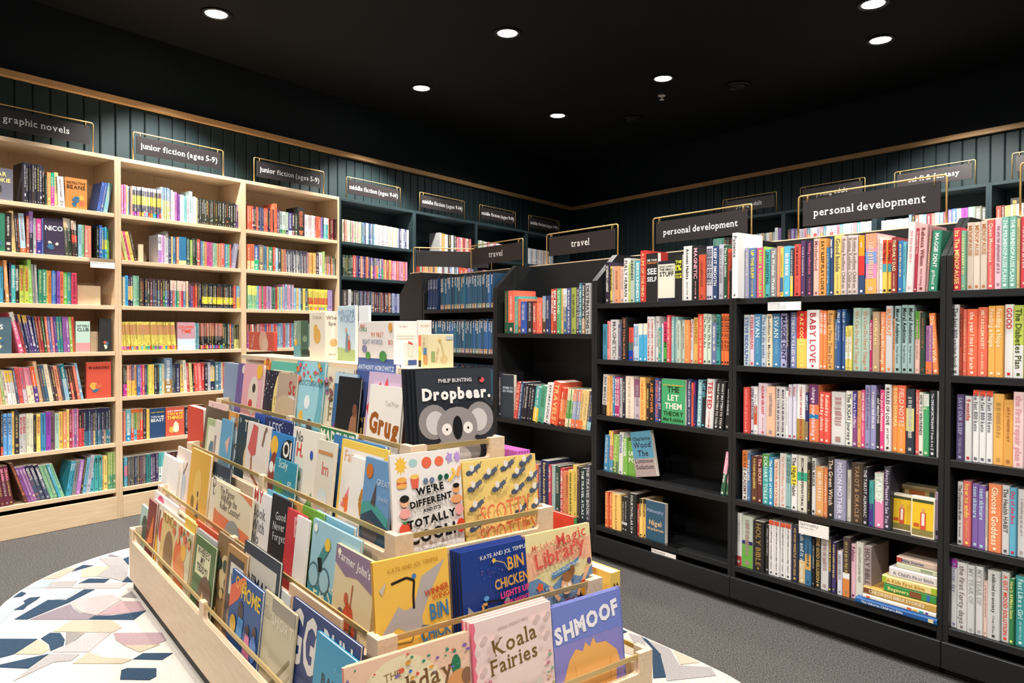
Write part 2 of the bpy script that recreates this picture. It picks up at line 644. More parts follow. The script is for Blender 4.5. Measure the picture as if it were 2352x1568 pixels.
for a, b, w_, lab in [(-4.639, -4.031, 'young adult', 'farther young adult sign on the right wall bookcase'),
                      (-3.783, -3.179, 'young adult', 'nearer young adult sign behind the big personal development sign'),
                      (-2.928, -2.316, 'sci-fi & fantasy', 'grey-black sign lettered sci-fi & fantasy on right wall bookcase'),
                      (-2.067, -1.46, '', 'section sign cut off at the top right picture edge')]:
    sign(RIGHT, a, b, .02, TOPZ, 2.573, w_, lab, cap=.04)
for a, b, w_, lab in [(-4.508, -3.901, 'travel', 'small sign lettered travel, the farther of two'),
                      (-3.655, -3.023, 'travel', 'larger sign lettered travel beside personal development sign'),
                      (-2.755, -2.129, 'personal development', 'smaller sign lettered personal development, the farther of two'),
                      (-1.879, -1.243, 'personal development', 'largest black sign lettered personal development'),
                      (-.99, -.35, '', 'section sign frame just beyond the right picture edge')]:
    sign(GOND, a, b, GD - .006, GTOP + .006, 1.868, w_, lab, cap=.042, maxw=.82)
# the sign of the end unit, seen from behind
e = sign(GOND, 0, .6, 0, GTOP + .006, 1.868, '', 'brass sign frame with plain dark back on the gondola end unit')
p = GOND.at(-4.86, .03, GTOP + .006)
e.location = p
e.rotation_euler = (0, 0, GOND.rot + radians(64))

# ------------------------------------------------------------------ ceiling fittings
def downlight(x, y, aim, power, cone, blend, style, label, view=True):
    e = empty('downlight', (x, y, CEIL), 0, label, 'ceiling light', 'recessed ceiling downlights')
    m = MB()
    m.lathe([(.074, -.001), (.098, -.003), (.1, -.007), (.096, -.010), (.080, -.011), (.074, -.004)], 28, cap=False)
    m.build('trim_ring', M_RIM, e, smooth=True)
    d = Vector((0, 0, -1)) if aim is None else (Vector(aim) - Vector((x, y, CEIL))).normalized()
    MB().lathe([(.074, -.003), (.070, -.0035)], 24, cap=True).build('recess', M_DARK, e)
    lm = MB().lathe([(.069, -.006), (.060, -.009), (.02, -.010)], 24).build('lamp', M_GLOW, e, smooth=True)
    L = bpy.data.lights.new('lamp_light', 'SPOT')
    L.energy = power * LIGHT_SCALE
    L.color = (1.0, .95, .88)
    L.spot_size = radians(cone)
    L.spot_blend = blend
    L.shadow_soft_size = .045
    o = bpy.data.objects.new('lamp_light', L)
    COL.objects.link(o)
    o.parent = e
    o.location = d * .05 + Vector((0, 0, -.02))
    o.rotation_euler = d.to_track_quat('-Z', 'Y').to_euler()
    return e
DL = ['lit downlight nearest the left edge of the ceiling', 'large lit downlight at the top centre of the ceiling', 'lit downlight cut by the top picture edge at right',
      'tilted downlight below the one at the top right edge', 'small tilted downlight above the middle fiction signs', 'round lit downlight right of the centre above the sprinkler', 'smallest lit downlight, closest to the room corner']
for l, lab in zip(LAMPS, DL):
    downlight(*l, lab)
OUTL = ['above the graphic novels bookcase', 'above the far half of the display table', 'above the aisle beside the display table', 'above the personal development bookcases', 'above the near end of the display table', 'above the left part of the rug', 'over the aisle near the camera', 'behind the camera at left', 'above the far side of the gondola']
for i, l in enumerate(LAMPS_OUT):
    downlight(*l, 'plain', 'recessed downlight outside the picture, ' + OUTL[i])
def dark_fitting(x, y, label):
    e = empty('unlit_downlight', (x, y, CEIL), 0, label, 'ceiling light')
    MB().lathe([(.078, -.001), (.105, -.004), (.107, -.012), (.1, -.02), (.08, -.02), (.075, -.004)], 28, cap=False).build('trim_ring', M_RIM, e, smooth=True)
    MB().lathe([(.076, -.003), (.05, -.03), (.02, -.034)], 24).build('lens', M_DARK, e, smooth=True)
dark_fitting(1.929, 6.380, 'unlit black ceiling fitting right of the sprinkler')
dark_fitting(1.187, 7.393, 'unlit black ceiling fitting nearest the far corner')
e = empty('sprinkler_head', (1.336, 6.671, CEIL), 0, 'small white sprinkler head below the round downlight', 'sprinkler')
MB().lathe([(.028, -.001), (.036, -.004), (.03, -.012), (.012, -.014)], 20).build('escutcheon', M_CARD, e, smooth=True)
MB().lathe([(.008, -.012), (.008, -.04)], 12).build('stem', M_CARD, e)
MB().lathe([(.02, -.040), (.022, -.043), (.01, -.046)], 16).build('deflector', M_CARD, e, smooth=True)

# ------------------------------------------------------------------ books on shelves
NAMED = [('black', '1a1a1a'), ('dark grey', '444444'), ('grey', '888888'), ('pale grey', 'c4c4c4'), ('white', 'f0f0f0'), ('cream', 'eee0c4'),
         ('navy', '1c2850'), ('blue', '2a6ab0'), ('sky blue', '7ab8e0'), ('pale blue', 'b8d0e0'), ('slate blue', '5a6a96'), ('teal', '1a9090'), ('aqua', '8cc4bc'), ('green', '30904a'),
         ('dark green', '1a4830'), ('lime green', '98c030'), ('pale green', 'b0ccaa'), ('yellow', 'f0cc40'), ('mustard', 'c89830'), ('orange', 'f08830'), ('peach', 'eebc94'), ('red', 'd03024'),
         ('dark red', '7a1c1c'), ('coral', 'e86a58'), ('pink', 'e87aa8'), ('pale pink', 'ecc4c8'), ('magenta', 'c0286c'), ('purple', '6a3a84'), ('lilac', 'a898c8'), ('brown', '6a4630'), ('tan', 'c4a47c')]
NAMED = [(n, hexc(h)) for n, h in NAMED]
def cname(c):
    g = lambda t: [x ** .45 for x in t]
    a = g(c)
    return min(NAMED, key=lambda q: sum((u - v) ** 2 for u, v in zip(a, g(q[1]))))[0]
def nth(i):
    return '%d%s' % (i, 'th' if 10 < i % 100 < 14 else {1: 'st', 2: 'nd', 3: 'rd'}.get(i % 10, 'th'))

PAGEC = hexc('e9e1d2')
INKS = [hexc(h) for h in ('f4f0e8', '1d1d22', 'f2d24a', 'd8452e', '2b5f9e', 'f4f0e8', 'f4f0e8')]
def jit(c, k=.12):
    f = 1 + random.uniform(-k, k)
    return tuple(max(.004, min(.95, x * f)) for x in c)
def ink_for(c):
    l = lum(c)
    if l > .45:
        return hexc(random.choice(['26262c', '8a2a2a', '2b4a78', '555058']))
    if l > .12:
        return hexc(random.choice(['f6f2ea', 'f6f2ea', '222228', 'f4e08a']))
    return hexc(random.choice(['f4f0e8', 'e8d070', 'f4f0e8', 'd8d8e0', 'e07a50']))

def mixc(a, b, k):
    return tuple(x * (1 - k) + y * k for x, y in zip(a, b))
def spine_marks(m, w, h, col, bands, y, fancy):
    """flat print on a spine: bands, a run of title marks and a publisher mark"""
    for z0, z1, c in bands:
        m.add([(.0004, y, z0 * h), (w - .0004, y, z0 * h), (w - .0004, y, z1 * h), (.0004, y, z1 * h)], [(0, 1, 2, 3)], c)
    ink = mixc(col, ink_for(col), random.uniform(.35, .7))
    y -= .0003
    z = h * random.uniform(.84, .95)
    end = h * random.uniform(.22, .45)
    k = random.uniform(.13, .27) * w
    while z > end:
        l = h * random.uniform(.012, .03)
        x = w / 2 + random.uniform(-.04, .04) * w
        m.add([(x - k, y, z - l), (x + k, y, z - l), (x + k * random.uniform(.6, 1), y, z), (x - k, y, z)], [(0, 1, 2, 3)], ink)
        z -= l + h * random.choice([.006, .009, .022])
    k = .18 * w
    m.add([(w / 2 - k, y, h * .05), (w / 2 + k, y, h * .05), (w / 2 + k, y, h * .05 + 2 * k), (w / 2 - k, y, h * .05 + 2 * k)], [(0, 1, 2, 3)], ink)
    if fancy and random.random() < .5:
        z = h * random.uniform(.12, .2)
        m.add([(w * .2, y, z), (w * .8, y, z), (w * .8, y, z + h * .07), (w * .2, y, z + h * .07)], [(0, 1, 2, 3)], ink)

def simple_book(w, h, d, col, bands):
    m = MB()
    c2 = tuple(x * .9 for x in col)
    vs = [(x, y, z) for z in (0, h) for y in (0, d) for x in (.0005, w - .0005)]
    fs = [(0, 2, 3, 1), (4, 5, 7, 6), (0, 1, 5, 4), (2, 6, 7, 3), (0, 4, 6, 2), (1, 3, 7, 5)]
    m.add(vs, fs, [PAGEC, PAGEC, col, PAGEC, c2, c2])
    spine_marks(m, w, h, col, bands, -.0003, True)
    return m

def shell_mesh(w, h, d, col, ct=.0016, spine_round=0):
    """book cover: spine and two boards in one folded sheet (open at top, bottom and fore-edge)"""
    m = MB()
    g = .0004
    b = min(.0025, w * .15)
    pts = [(g, d), (g, b), (g + b, 0), (w - g - b, 0), (w - g, b), (w - g, d), (w - g - ct, d), (w - g - ct, ct), (g + ct, ct), (g + ct, d)]
    n = len(pts)
    vs = [(x, y, 0) for x, y in pts] + [(x, y, h) for x, y in pts]
    fs = [(i, (i + 1) % n, (i + 1) % n + n, i + n) for i in range(n)]
    for z in (0, n):
        q = [(0, 1, 8, 9), (1, 2, 7, 8), (2, 3, 7), (3, 4, 7), (4, 5, 6, 7)]
        q = [(0, 1, 8, 9), (1, 2, 8), (2, 3, 7, 8), (3, 4, 7), (4, 5, 6, 7)]
        fs += [tuple(i + z for i in (f if z else f[::-1])) for f in q]
    m.add(vs, fs, col)
    return m

def pages_mesh(w, h, d, ct=.0016):
    return MB().box(ct + .0006, w - ct - .0006, ct + .0005, d - .003, .002, h - .0025)

SEEN_LABELS = {}
def uniq(label):
    n = SEEN_LABELS.get(label, 0)
    SEEN_LABELS[label] = n + 1
    return label if n == 0 else label + ', copy %d' % (n + 1)

FAR = MB()
def far_add(m, mat4):
    o = len(FAR.v)
    FAR.v += [tuple(mat4 @ Vector(v)) for v in m.v]
    FAR.f += [tuple(i + o for i in f) for f in m.f]
    FAR.c += m.c

def words_lines(title, n):
    ws = title.split(' ')
    lines = ['']
    per = max(1, len(title) / n)
    for w in ws:
        if lines[-1] and len(lines[-1]) + len(w) > per * 1.15 and len(lines) < n + 1:
            lines.append(w)
        else:
            lines[-1] = (lines[-1] + ' ' + w).strip()
    return lines

COUNT = {}
def put_row(plane, z, spec, cat, case, row, far=False, detail=False, off=.02, depth=None, name='paperback_book', group=None, lim=99):
    toks = spec.split()
    items = []
    for i, t in enumerate(toks[:-1]):
        p = t.split('/')
        x = p[0]
        n = 1
        if '*' in x:
            x, n = x.split('*')
        x, n = float(x), int(n)
        x1 = float(toks[i + 1].split('/')[0].split('*')[0])
        if p[1] == '-':
            continue
        items.append((x, x1, n, p[1].split(','), float(p[2]) / 1000, p[3].split('+') if len(p) > 3 and p[3] else [], p[4].replace('_', ' ') if len(p) > 4 else ''))
    k = 0
    for x, x1, n, cols, h, opts, title in items:
        s0, s1 = plane.s_of(x, z + .02, off), plane.s_of(x1, z + .02, off)
        w = (s1 - s0) / n
        for j in range(n):
            k += 1
            base = hexc(cols[j % len(cols)])
            base = mixc(base, (lum(base),) * 3, .12)
            base = tuple(.012 + .93 * q for q in base)
            col = jit(base, .1 if n > 1 else .03)
            lean = 0
            face = False
            bands = []
            ink = None
            font = 'bold'
            for o in opts:
                if o == 'F': face = True
                elif o == 's': font = 'serif'
                elif o[0] == 'L': lean = radians(float(o[1:]))
                elif o[0] == 'b': bands.append((0, int(o[1:3]) / 100, hexc(o[3:])))
                elif o[0] == 't': bands.append((1 - int(o[1:3]) / 100, 1, hexc(o[3:])))
                elif o[0] == 'm': bands.append((int(o[1:3]) / 100, int(o[3:5]) / 100, hexc(o[5:])))
                elif o[0] == 'x': ink = hexc(o[1:])
                elif o == 'R':
                    c = jit(hexc(random.choice(['d43', 'f93', '3a6', '29b', '84a', 'ec4', 'e6a', '6bd'])), .1)
                    q = random.uniform(.3, .7)
                    bands.append((0, q, c))
                elif o == 'Q':
                    bands.append((.03, .16, jit(hexc(random.choice(['d43', 'f93', '3a6', '29b', '84a', 'ec4', 'e6a', '6bd'])), .1)))
            hh = h + random.uniform(-.0015, .0015)
            d = depth or min(.20, max(.12, hh * .66))
            oo = off + random.uniform(-.006, .006)
            tot = s1 - s0
            s = s0 + j * w
            ww = (w - .0006) * cos(lean)
            pos = plane.at(s, oo, z + .0005 + (ww * sin(lean) if lean > 0 else 0))
            M = Matrix.Translation(pos) @ Euler((0, lean, plane.rot)).to_matrix().to_4x4()
            isfar = far or n > lim
            if face:
                book_w, th = w - .002, .022
                cov = tuple(col)
                m = MB()
                vs = [(xx, yy, zz) for zz in (0, hh) for yy in (0, th) for xx in (0, book_w)]
                fs = [(0, 2, 3, 1), (4, 5, 7, 6), (0, 1, 5, 4), (2, 6, 7, 3), (0, 4, 6, 2), (1, 3, 7, 5)]
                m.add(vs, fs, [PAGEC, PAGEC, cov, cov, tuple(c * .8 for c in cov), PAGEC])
                for z0, z1, c in bands:
                    m.add([(0, -.0004, z0 * hh), (book_w, -.0004, z0 * hh), (book_w, -.0004, z1 * hh), (0, -.0004, z1 * hh)], [(0, 1, 2, 3)], c)
                art = MB()
                if cat == JB and not bands and '||' not in title:
                    for q in range(5 if not title else 4):
                        cx, cz, r = random.uniform(.2, .8) * book_w, random.uniform(.12, .6 if not title else .4) * hh, random.uniform(.08, .2) * book_w
                        cc = jit(hexc(random.choice(['f4e4c8', '3a6a8a', 'd86a4a', '3a3a3a', 'e8b050'])))
                        pts = [(cx + r * cos(a * pi / 4) * random.uniform(.7, 1.2), -.0006 - q * .0002, cz + r * sin(a * pi / 4) * random.uniform(.7, 1.2)) for a in range(8)]
                        art.add(pts, [tuple(range(8))], cc)
                if title:
                    lines = title.split('|')
                    y = hh * .88
                    for ln in lines:
                        ic = ink or ink_for(col)
                        if ln.startswith('~'):
                            ic, ln = hexc(ln[1:4]), ln[4:]
                        if ln == '':
                            y -= hh * .08
                            continue
                        V, Fc, tw = text_shape(ln, font)
                        cap = min(hh * .13, book_w * .86 / tw)
                        y -= cap
                        put_text(art, ln, lambda u, v: (book_w / 2 + u, -.0009, y + v), ic, font, cap)
                        y -= cap * .45
                if isfar:
                    far_add(m, M)
                    if art.f: far_add(art, M)
                else:
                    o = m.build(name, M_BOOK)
                    o.matrix_world = M
                    tt = title.replace('|', ' ').split('~')[0].strip() if '~' not in title else ''
                    o['label'] = uniq('%s book facing out, %s from left, %s shelf down, %s' % (cname(base), nth(k), nth(row), case))
                    o['category'] = cat
                    if art.f:
                        art.build('cover_print', M_BOOK, o)['kind'] = 'stuff'
                continue
            if isfar:
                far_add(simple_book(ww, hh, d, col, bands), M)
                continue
            lab = uniq('%s %s, %s from left, %s shelf down, %s' % (cname(base), 'paperback' if cat != 'travel guide' else 'travel book', nth(k), nth(row), case))
            if not detail:
                m = simple_book(ww, hh, d, col, bands)
                if title:
                    V, Fc, tw = text_shape(title, font)
                    cap = min(ww * .62, hh * .62 / tw)
                    put_text(m, title, lambda u, v: (ww / 2 + v - cap / 2, -.0009, hh * .93 - u), ink or ink_for(col), font, cap, align='l')
                o = m.build(name, M_BOOK)
                o.matrix_world = M
                tag(o, lab, cat, group)
                continue
            o = shell_mesh(ww, hh, d, col).build(name, M_BOOK)
            o.matrix_world = M
            tag(o, lab, cat, group)
            pages_mesh(ww, hh, d).build('page_block', M_PAGE, o)
            pr = MB()
            for z0, z1, c in bands:
                pr.add([(.0012, -.0003, z0 * hh), (ww - .0012, -.0003, z0 * hh), (ww - .0012, -.0003, z1 * hh), (.0012, -.0003, z1 * hh)], [(0, 1, 2, 3)], c)
            ic = ink or ink_for(col)
            if title:
                parts = title.split('|')
                zt = hh * .955
                for q, tx in enumerate(parts):
                    f = font if q == 0 else 'sans'
                    V, Fc, tw = text_shape(tx, f)
                    room = (hh * .86) * (.66 if len(parts) > 1 and q == 0 else .3 if q else 1)
                    cap = min(ww * (.58 if q == 0 else .34), room / max(tw, .1))
                    put_text(pr, tx, lambda u, v: (ww / 2 + v - cap / 2, -.0007, zt - u), ic, f, cap, align='l')
                    zt -= cap * tw + hh * .04
                kx = min(.0045, ww * .25)
                pr.add([(ww / 2 - kx, -.0007, hh * .03), (ww / 2 + kx, -.0007, hh * .03), (ww / 2 + kx, -.0007, hh * .03 + 2 * kx), (ww / 2 - kx, -.0007, hh * .03 + 2 * kx)], [(0, 1, 2, 3)], ic)
            else:
                spine_marks(pr, ww, hh, col, [], -.0004, False)
            pr.build('spine_print', M_BOOK, o)['kind'] = 'stuff'

def oak_block(plane, x0, x1, z, h, label, off=.05):
    s0, s1 = plane.s_of(x0, z, off), plane.s_of(x1, z, off)
    w = s1 - s0
    e = empty('bookend', plane.at(s0, off, z), plane.rot, label, 'bookend')
    MB().bbox(0, w, 0, .016, 0, h, .001).build('front_board', M_OAKH, e)
    MB().bbox(0, w, .016, .15, 0, .01, .001).build('foot', M_OAKH, e)
    MB().bbox(w - .014, w, .016, .15, .01, h, .001).build('cheek', M_OAKH, e)

JB = "children's paperback"
B1 = 'graphic novels bookcase'
jr = dict(cat=JB, name='junior_paperback', group="children's paperbacks on the left wall")
put_row(LEFT, SHELVES[0], '-40/667/190/F/BEAR|COOKIE 30/-/0 53*8/223,223,335,322/242/xdc7 103/243/185 107/e94/205 116/c3a/205/t401a8 125/ed8/212/xc33 134/eee/190/L-3 149/d82/195/F+x531/DETECTIVE|BEANS 200/-/0 222*2/46b/195/L10 236/7bc/195/L10 246', case=B1, row=1, **jr)
put_row(LEFT, SHELVES[1], '-30/075/225/F 11/211/230 27/ec7/245/L-3 37*2/322/235/L-3 47/acd/235/L-3+b12e63 60/a42/225 67/96b/255/b50334 77/cdd/215 83/c28/215/b40338 95/46a/220 99/324/225/F+xeee/|NICO 149*2/443,343/235/L-3+t25cba/UNICO 166*2/322/225/L-3+t25cba+m4060d43 179/8bc/205 187/6a7/205 194*2/d76/205 210/-/0 222/232/205 227/15a/215/xfff 234*2/2ad/205/m3060fd3 244/7b4/205/t40154 251', case=B1, row=2, **jr)
put_row(LEFT, SHELVES[2], '-20/26a/215 0/3ac/212 8/322/235/x3ac 13/e94/250/L-3 21/236/235 25/3aa/225 35/111/222/xeee/GHOST_BOOK 45*2/bc2/226/xc33/CHICKENPOX 66/8c3/262/L-2+xfff 75*2/999/235/L-2 87*2/186/208/xdc6 106/ed4/205 110/f92/205 119/27c/205 125/57c/203 130/84a/203 138/f63/203 146/5b2/200 155/199/200 164/d25/200 176', case=B1, row=3, **jr)
oak_block(LEFT, 178, 231, SHELVES[2], .125, 'oak bookend block beside the rainbow paperbacks')
put_row(LEFT, SHELVES[3], '-30/467/215/F/|ES 27/-/0 45/d58/250/L-13+t20ccb 56/a33/235/L-12+t20335 62/347/235/L-12+t20da3 68*2/447,538/230/L-11+t20c94 79/437/228/L-10 87/247/222/L-8 92/a42/222/L-8 98/b24/222/L-7 104/263/222/L-7 109/e64/222/L-5 115/56a/222/L-5 122/e78/222/L-4 128/539/222/L-4 134*2/299/222/L-3 147*2/95a/222/L-3 161/8b3/222/L-3 168/f53/222/L-2 174/bdc/195/F+b30e99+x445/SITTERS|CLUB 207/-/0 228/222/215/F+xddd/| 256', case=B1, row=4, **jr)
oak_block(LEFT, 208, 227, SHELVES[3], .13, 'small oak bookend block beside the pale green cover')
put_row(LEFT, SHELVES[4], '0/e96/205/L-7 7/9b5/205/L-7 13/dcb/205/L-7 21*2/eee/200/L-7+t35fc4 40/446/215/L-8 46/e55/220/L-8 57/dcd/215/L-8+t60e67 66*2/edb/215/L-8+t50d79 82/538/218/L-8+t55e63 92/da7/250/L-9 101/456/228/L-9 107/368/228/L-9 114/edb/230/L-9 124/322/225/L-9+xeee 130/534/218/L-9 136/f96/218/L-9 145/456/218/L-9 151/8bd/228/L-9+t40178 161*2/322,e65/218/L-9+t50322+xfb5 173/322/218/L-9 179/e64/218/L-9 186/7ac/232/L-10 193/-/0 199/d42/232/F+x311/WARRIORS 256', case=B1, row=5, **jr)
put_row(LEFT, SHELVES[5], '-6/222/262 2/222/262/b20e54 8*2/5ae/248/x246/JONES_DAY 29/fc4/258/x222 35/223/262/xddd 45*2/ccc/235/xc33/MOOT_BEAR 62*2/eec/235/xc53 79/223/225 85/fd5/230/xc53/SPEECHLESS 94/28b/232/xf83 106/93b/240 117/756/240/xcba 127/acb/225/x555 137/fc3/230 146/f95/230 154/fd6/245 160/a24/242 166*3/d69,759/242 182*2/d34/235/t50223 194*12/278,379,48a,657,b97/235/t60224+xeda 255', case=B1, row=6, **jr)
put_row(LEFT, SHELVES[6], '-8*4/613/240/L-8+xf8a/DRAMA 34/-/0 58/632/262/L-18 66*3/95a/230/L-18+xede/Guts 88*3/457/230/L-18+t35224+xeee/GHOSTS 118*2/7b8/222/L-18+xded 135/1ac/222/L-18+xdef/Sisters 142/8c9/222/L-18 150/-/0 152*2/1ac/215/L9+xdef/Sisters 166/888/215/L8 175/b7c/215/L8 185/433/235/L8 190/6bd/225/L8 198/bbc/238/L8 207/3ab/225/xeee/SQUISHED 218*2/2aa/232/x223/MO 236/c94/222 240/fd6/222 249*3/9b5/240/b40597 266', case=B1, row=7, **jr)
B2 = 'nearest junior fiction bookcase'
j2 = dict(cat=JB, name='junior_paperback', group="children's paperbacks on the left wall", lim=7)
put_row(LEFT, SHELVES[0], '279*2/e8c/200 289/ec8/200 293/8bd/195 298/d98/195 303*13/556,667/200/t12dde+Q+m4070ed5 369/bde/225 373*4/79b,8ac/222/b60ec8 390/dde/210 396/eee/200 401/c7b/205 406/84a/190 412/dff/190 421*2/7cc/185 428/edd/190 434/bdd/225 442/eff/190 448/fe9/185 453*10/332/185/xfff 493*9/221/185/xeee 540/538/180 545', case=B2, row=1, **j2)
put_row(LEFT, SHELVES[1], '281/e97/195/L-12 287/bc6/195/L-12 294/d58/195/L-12 301/fc4/195/L-12 309/432/195/L-12 316/-/0 362*2/eef/195/b45a7c+x222/CAT_KID 371/eae/195/x935 376/dbd/190 380/bcc/222/t20776 387/336/190 393/ec6/190 397/27a/190 404/e85/190 410/17a/195/F+b15ed9 428/255/190 435/9b4/180 441*4/343/195/xded 452/d43/190/xfff 460/58b/180 465/8a6/180 470/e84/180 475*5/c3a,b37/178 488*3/8b9/175 498*4/eb7,d86/175 508/e54/180 516/39b/175 522/4a6/175 527/e64/175 531/99b/185/L8 540', case=B2, row=2, **j2)
oak_block(LEFT, 317, 329, SHELVES[1], .12, 'oak bookend block beside the black cat comic books')
put_row(LEFT, SHELVES[2], '281/bb9/190 287/2ae/200 294*2/214/205/m2065eb5 305*2/7b9/205/xeee 320*12/343,433,235,453,734,346,655,368,735,174,27a,537/190/t40433+xeee 390*8/447,e76,4ab,3a6,e87,d35,48b,ec8/185/t38ecb+xeee 432*6/336,35a,c32,d42,543/180/t15433+xeee 463*15/111,121,112/180/m1645ed4+b08234+xddd 536/d43/175/xfff 543/6ad/172/R 550', case=B2, row=3, **j2)
put_row(LEFT, SHELVES[3], '281*24/ed4/195/L-4+m5590c86+Q+x554 405/-/0 407/c9a/195/F+b40cdf+xe52/DOLPHIN|TIME 448*2/6ab/190 456*16/111/190/t50b76+Q+xee8 511*3/343/190/xdb5 527/e54/185 532/458/185 537*2/cc6/180/t60332 548', case=B2, row=4, **j2)
put_row(LEFT, SHELVES[4], '283*2/332/205/b40b39+xe96 292*4/e96,c66,558,ea6/205/b50fb5 315/26a/205 322/d3a/205 328/f64/205 333/437/205 338/393/205 341*3/fd4/205/xa82 355*2/223/200/xccc 366/6bb/210 372/dc9/205 378/68a/245/b40974+xfff 396*2/345/195/xbbb 405/225/205 415/fc4/195 423/ddc/225/L-3 430/c34/205/L-3 437/ed8/205/L-3 444/222/195 448/d43/205/L-3 456/f66/200/L-3 464/d33/205 470/223/200 477/aab/205 484/235/220/m3080ec7 494/478/205 503/37a/205 508*3/eca,c44/200 522*4/c44,346/200 545', case=B2, row=5, **j2)
put_row(LEFT, SHELVES[5], '285/e87/200 290/5ab/210/b3028b 302*4/b96,7a5,ca6/210/t12c63+R 330/322/205 338/fc4/205/xd43 345/147/205/F+xeee/~ec3ANDY_GRIFFITHS||~eeeYOU_&_ME|~eeeBEAST 381/d53/205/F+xfd4/~eeeANDY_GRIFFITHS|~fd4YOU_&_ME|~fd4THINGS 424/223/195 434/eda/200/xd33 444*3/333/200 470', case=B2, row=6, **j2)
put_row(LEFT, SHELVES[6], '286*2/5bd/195/m3570e79 295*6/765,346,555/195 318*5/765,446,645/195 337/188/195/xaee 347*3/436/195/xdcb 365/4bb/195/b50eee 372/4cc/195/b50eee 379/eee/195 386*4/422/190 420', case=B2, row=7, **j2)
fb = dict(cat=JB, case='', row=1, far=True)
put_row(LEFT, SHELVES[0], '567/d52/185 572*14/d53,c43,425,324,d53,334,358,346/185/x89c 629/e63/232 635/524/190 641/9aa/180/b20276 648/cdc/178/b20694 655/9a9/178/b20335 661/227/178/b20bbd 670/311/178/b20722 677/132/178 683/111/232/xe63 699*7/ecd,eed,edc/182 725*2/e52/180/xfd8 736/87b/178 742*2/5bb/178/t30eee 753/e53/178 757*3/622,a24/178/xeaa 771', **fb)
put_row(LEFT, SHELVES[1], '568*2/d63/195/b35ec9 583/25a/190/b452a7 593/766/195 605/48a/190 613/d84/190 616/185/190 627/d32/190 632/8bd/185 638/344/185 647*4/c84,a55/180 656*16/bbb,445,ddd,556/182/t20334 705*2/d99/175 711*4/ea4/175 725/422/175 732/dcc/185 740/9b5/195 745*8/c8a,7a8,e84/165/t40443 768', **fb)
put_row(LEFT, SHELVES[2], '568*6/7b8/180/t40ed6+x222 590/4ac/180 595*5/d69,c46,384/180 612*3/a8b/180 623/476/175 632/b33/175 638*4/dc5,5ad/180 650*6/d9b,8ac,dab/205 675*3/8bd,ec7/180 690*3/356,ec4/180 706*14/ed3/178/m3060c43+Q 752*2/97b/178 764', **fb)
put_row(LEFT, SHELVES[3], '568*9/a55,346,c64,ddd/185/R 600*9/c55,b34,57a/190 640*10/69b,8ac,c55/195 690*12/456,a45,7a9/190 768', **fb)
put_row(LEFT, SHELVES[4], '570*26/c55,346,ea6,57a,eee/190/R 766', **fb)
put_row(LEFT, SHELVES[0], '786*3/edb,e98/190/x532 800*8/cdb,ab9,e9a/188 830*7/7ab,569,cde/188 860*6/eef,ecc/188 890*5/fda,eee/185 912*6/9ac,557,eee/182 938', **fb)
put_row(LEFT, SHELVES[1], '786*7/232,354/188/xddd 810/d54/190 817*7/548,326,e84/190 850*7/87a,447,998/185/R 880*5/c55,eb6/180 900*7/c7a,e9b,d65/178 935', **fb)
put_row(LEFT, SHELVES[2], '786/433/190 800/ccc/190 806*3/333/185 822*8/345,457,624/185 855*10/a63,435,622,346/180 900*3/9ac,559/178 918*6/644,346/175 940', **fb)
put_row(LEFT, SHELVES[3], '786*24/443,a55,57a,ea6/185/R 942', **fb)
put_row(LEFT, SHELVES[0], '1009/aaa/205 1015/e93/200 1022*4/eee,333/195 1047*7/d55,e8a,eec/185 1081', **fb)
put_row(LEFT, SHELVES[1], '960*3/c43,6a8/185 974*8/e95,ea5,346/180 1004*10/9ac,eee,456/180 1052/d43/175/L10 1062/c64/175/L10 1072/97b/175/L12 1082', **fb)
put_row(LEFT, SHELVES[0], '1097*3/9b8,eee/185 1110*12/eee,edd,e9a/180 1165', **fb)
put_row(LEFT, SHELVES[1], '1110*18/d8a,eca,bcd,eee/180 1200', **fb)
put_row(LEFT, SHELVES[1], '1213/dec/190/L-6 1218/264/185/L-6 1224*9/ecc,9bb,c9b,bde/180/b20e97 1256*8/ed8,d86,fc5/178 1290', **fb)
put_row(LEFT, SHELVES[0], '1213*14/eee,bcd,ecb/180 1270', **fb)
put_row(RIGHT, SHELVES[0], '1636*6/6ba,7cb/185 1662*8/433,344/185 1700*10/cbb,786/185 1730*8/ec9,9bb,eee/185 1779/fff/225 1786/97c/215 1793', **fb)
put_row(RIGHT, SHELVES[0], '1808*3/544,76b,547/195 1832*22/eef,ccd,e9a,6ab,fff/185/R 2000', **fb)
put_row(RIGHT, SHELVES[0], '2024*12/eed,fee/175 2086*2/68b,333/205/xfff 2100*8/d76,eee,79a,b45/190/R 2176*2/76b,58b/205 2196/eee/205 2207/a4a/205/xfff 2222/8a9/205/xfff 2238/776/205/xfff 2254/666/190 2263', **fb)
put_row(RIGHT, SHELVES[0], '2286/a43/190 2298/622/190 2306/ca6/185 2314/e94/185 2320/333/235/m2080bbb 2340*4/ddc,445/190 2380', **fb)
for r in (1, 2):
    put_row(RIGHT, SHELVES[r], '1640*30/c64,eee,58a,333,ea6,9bb/190/R 1792', **fb)
    put_row(RIGHT, SHELVES[r], '1808*34/c64,eee,58a,333,ea6,9bb/190/R 2000', **fb)
    put_row(RIGHT, SHELVES[r], '2015*36/c64,eee,58a,333,ea6,9bb/190/R 2260', **fb)

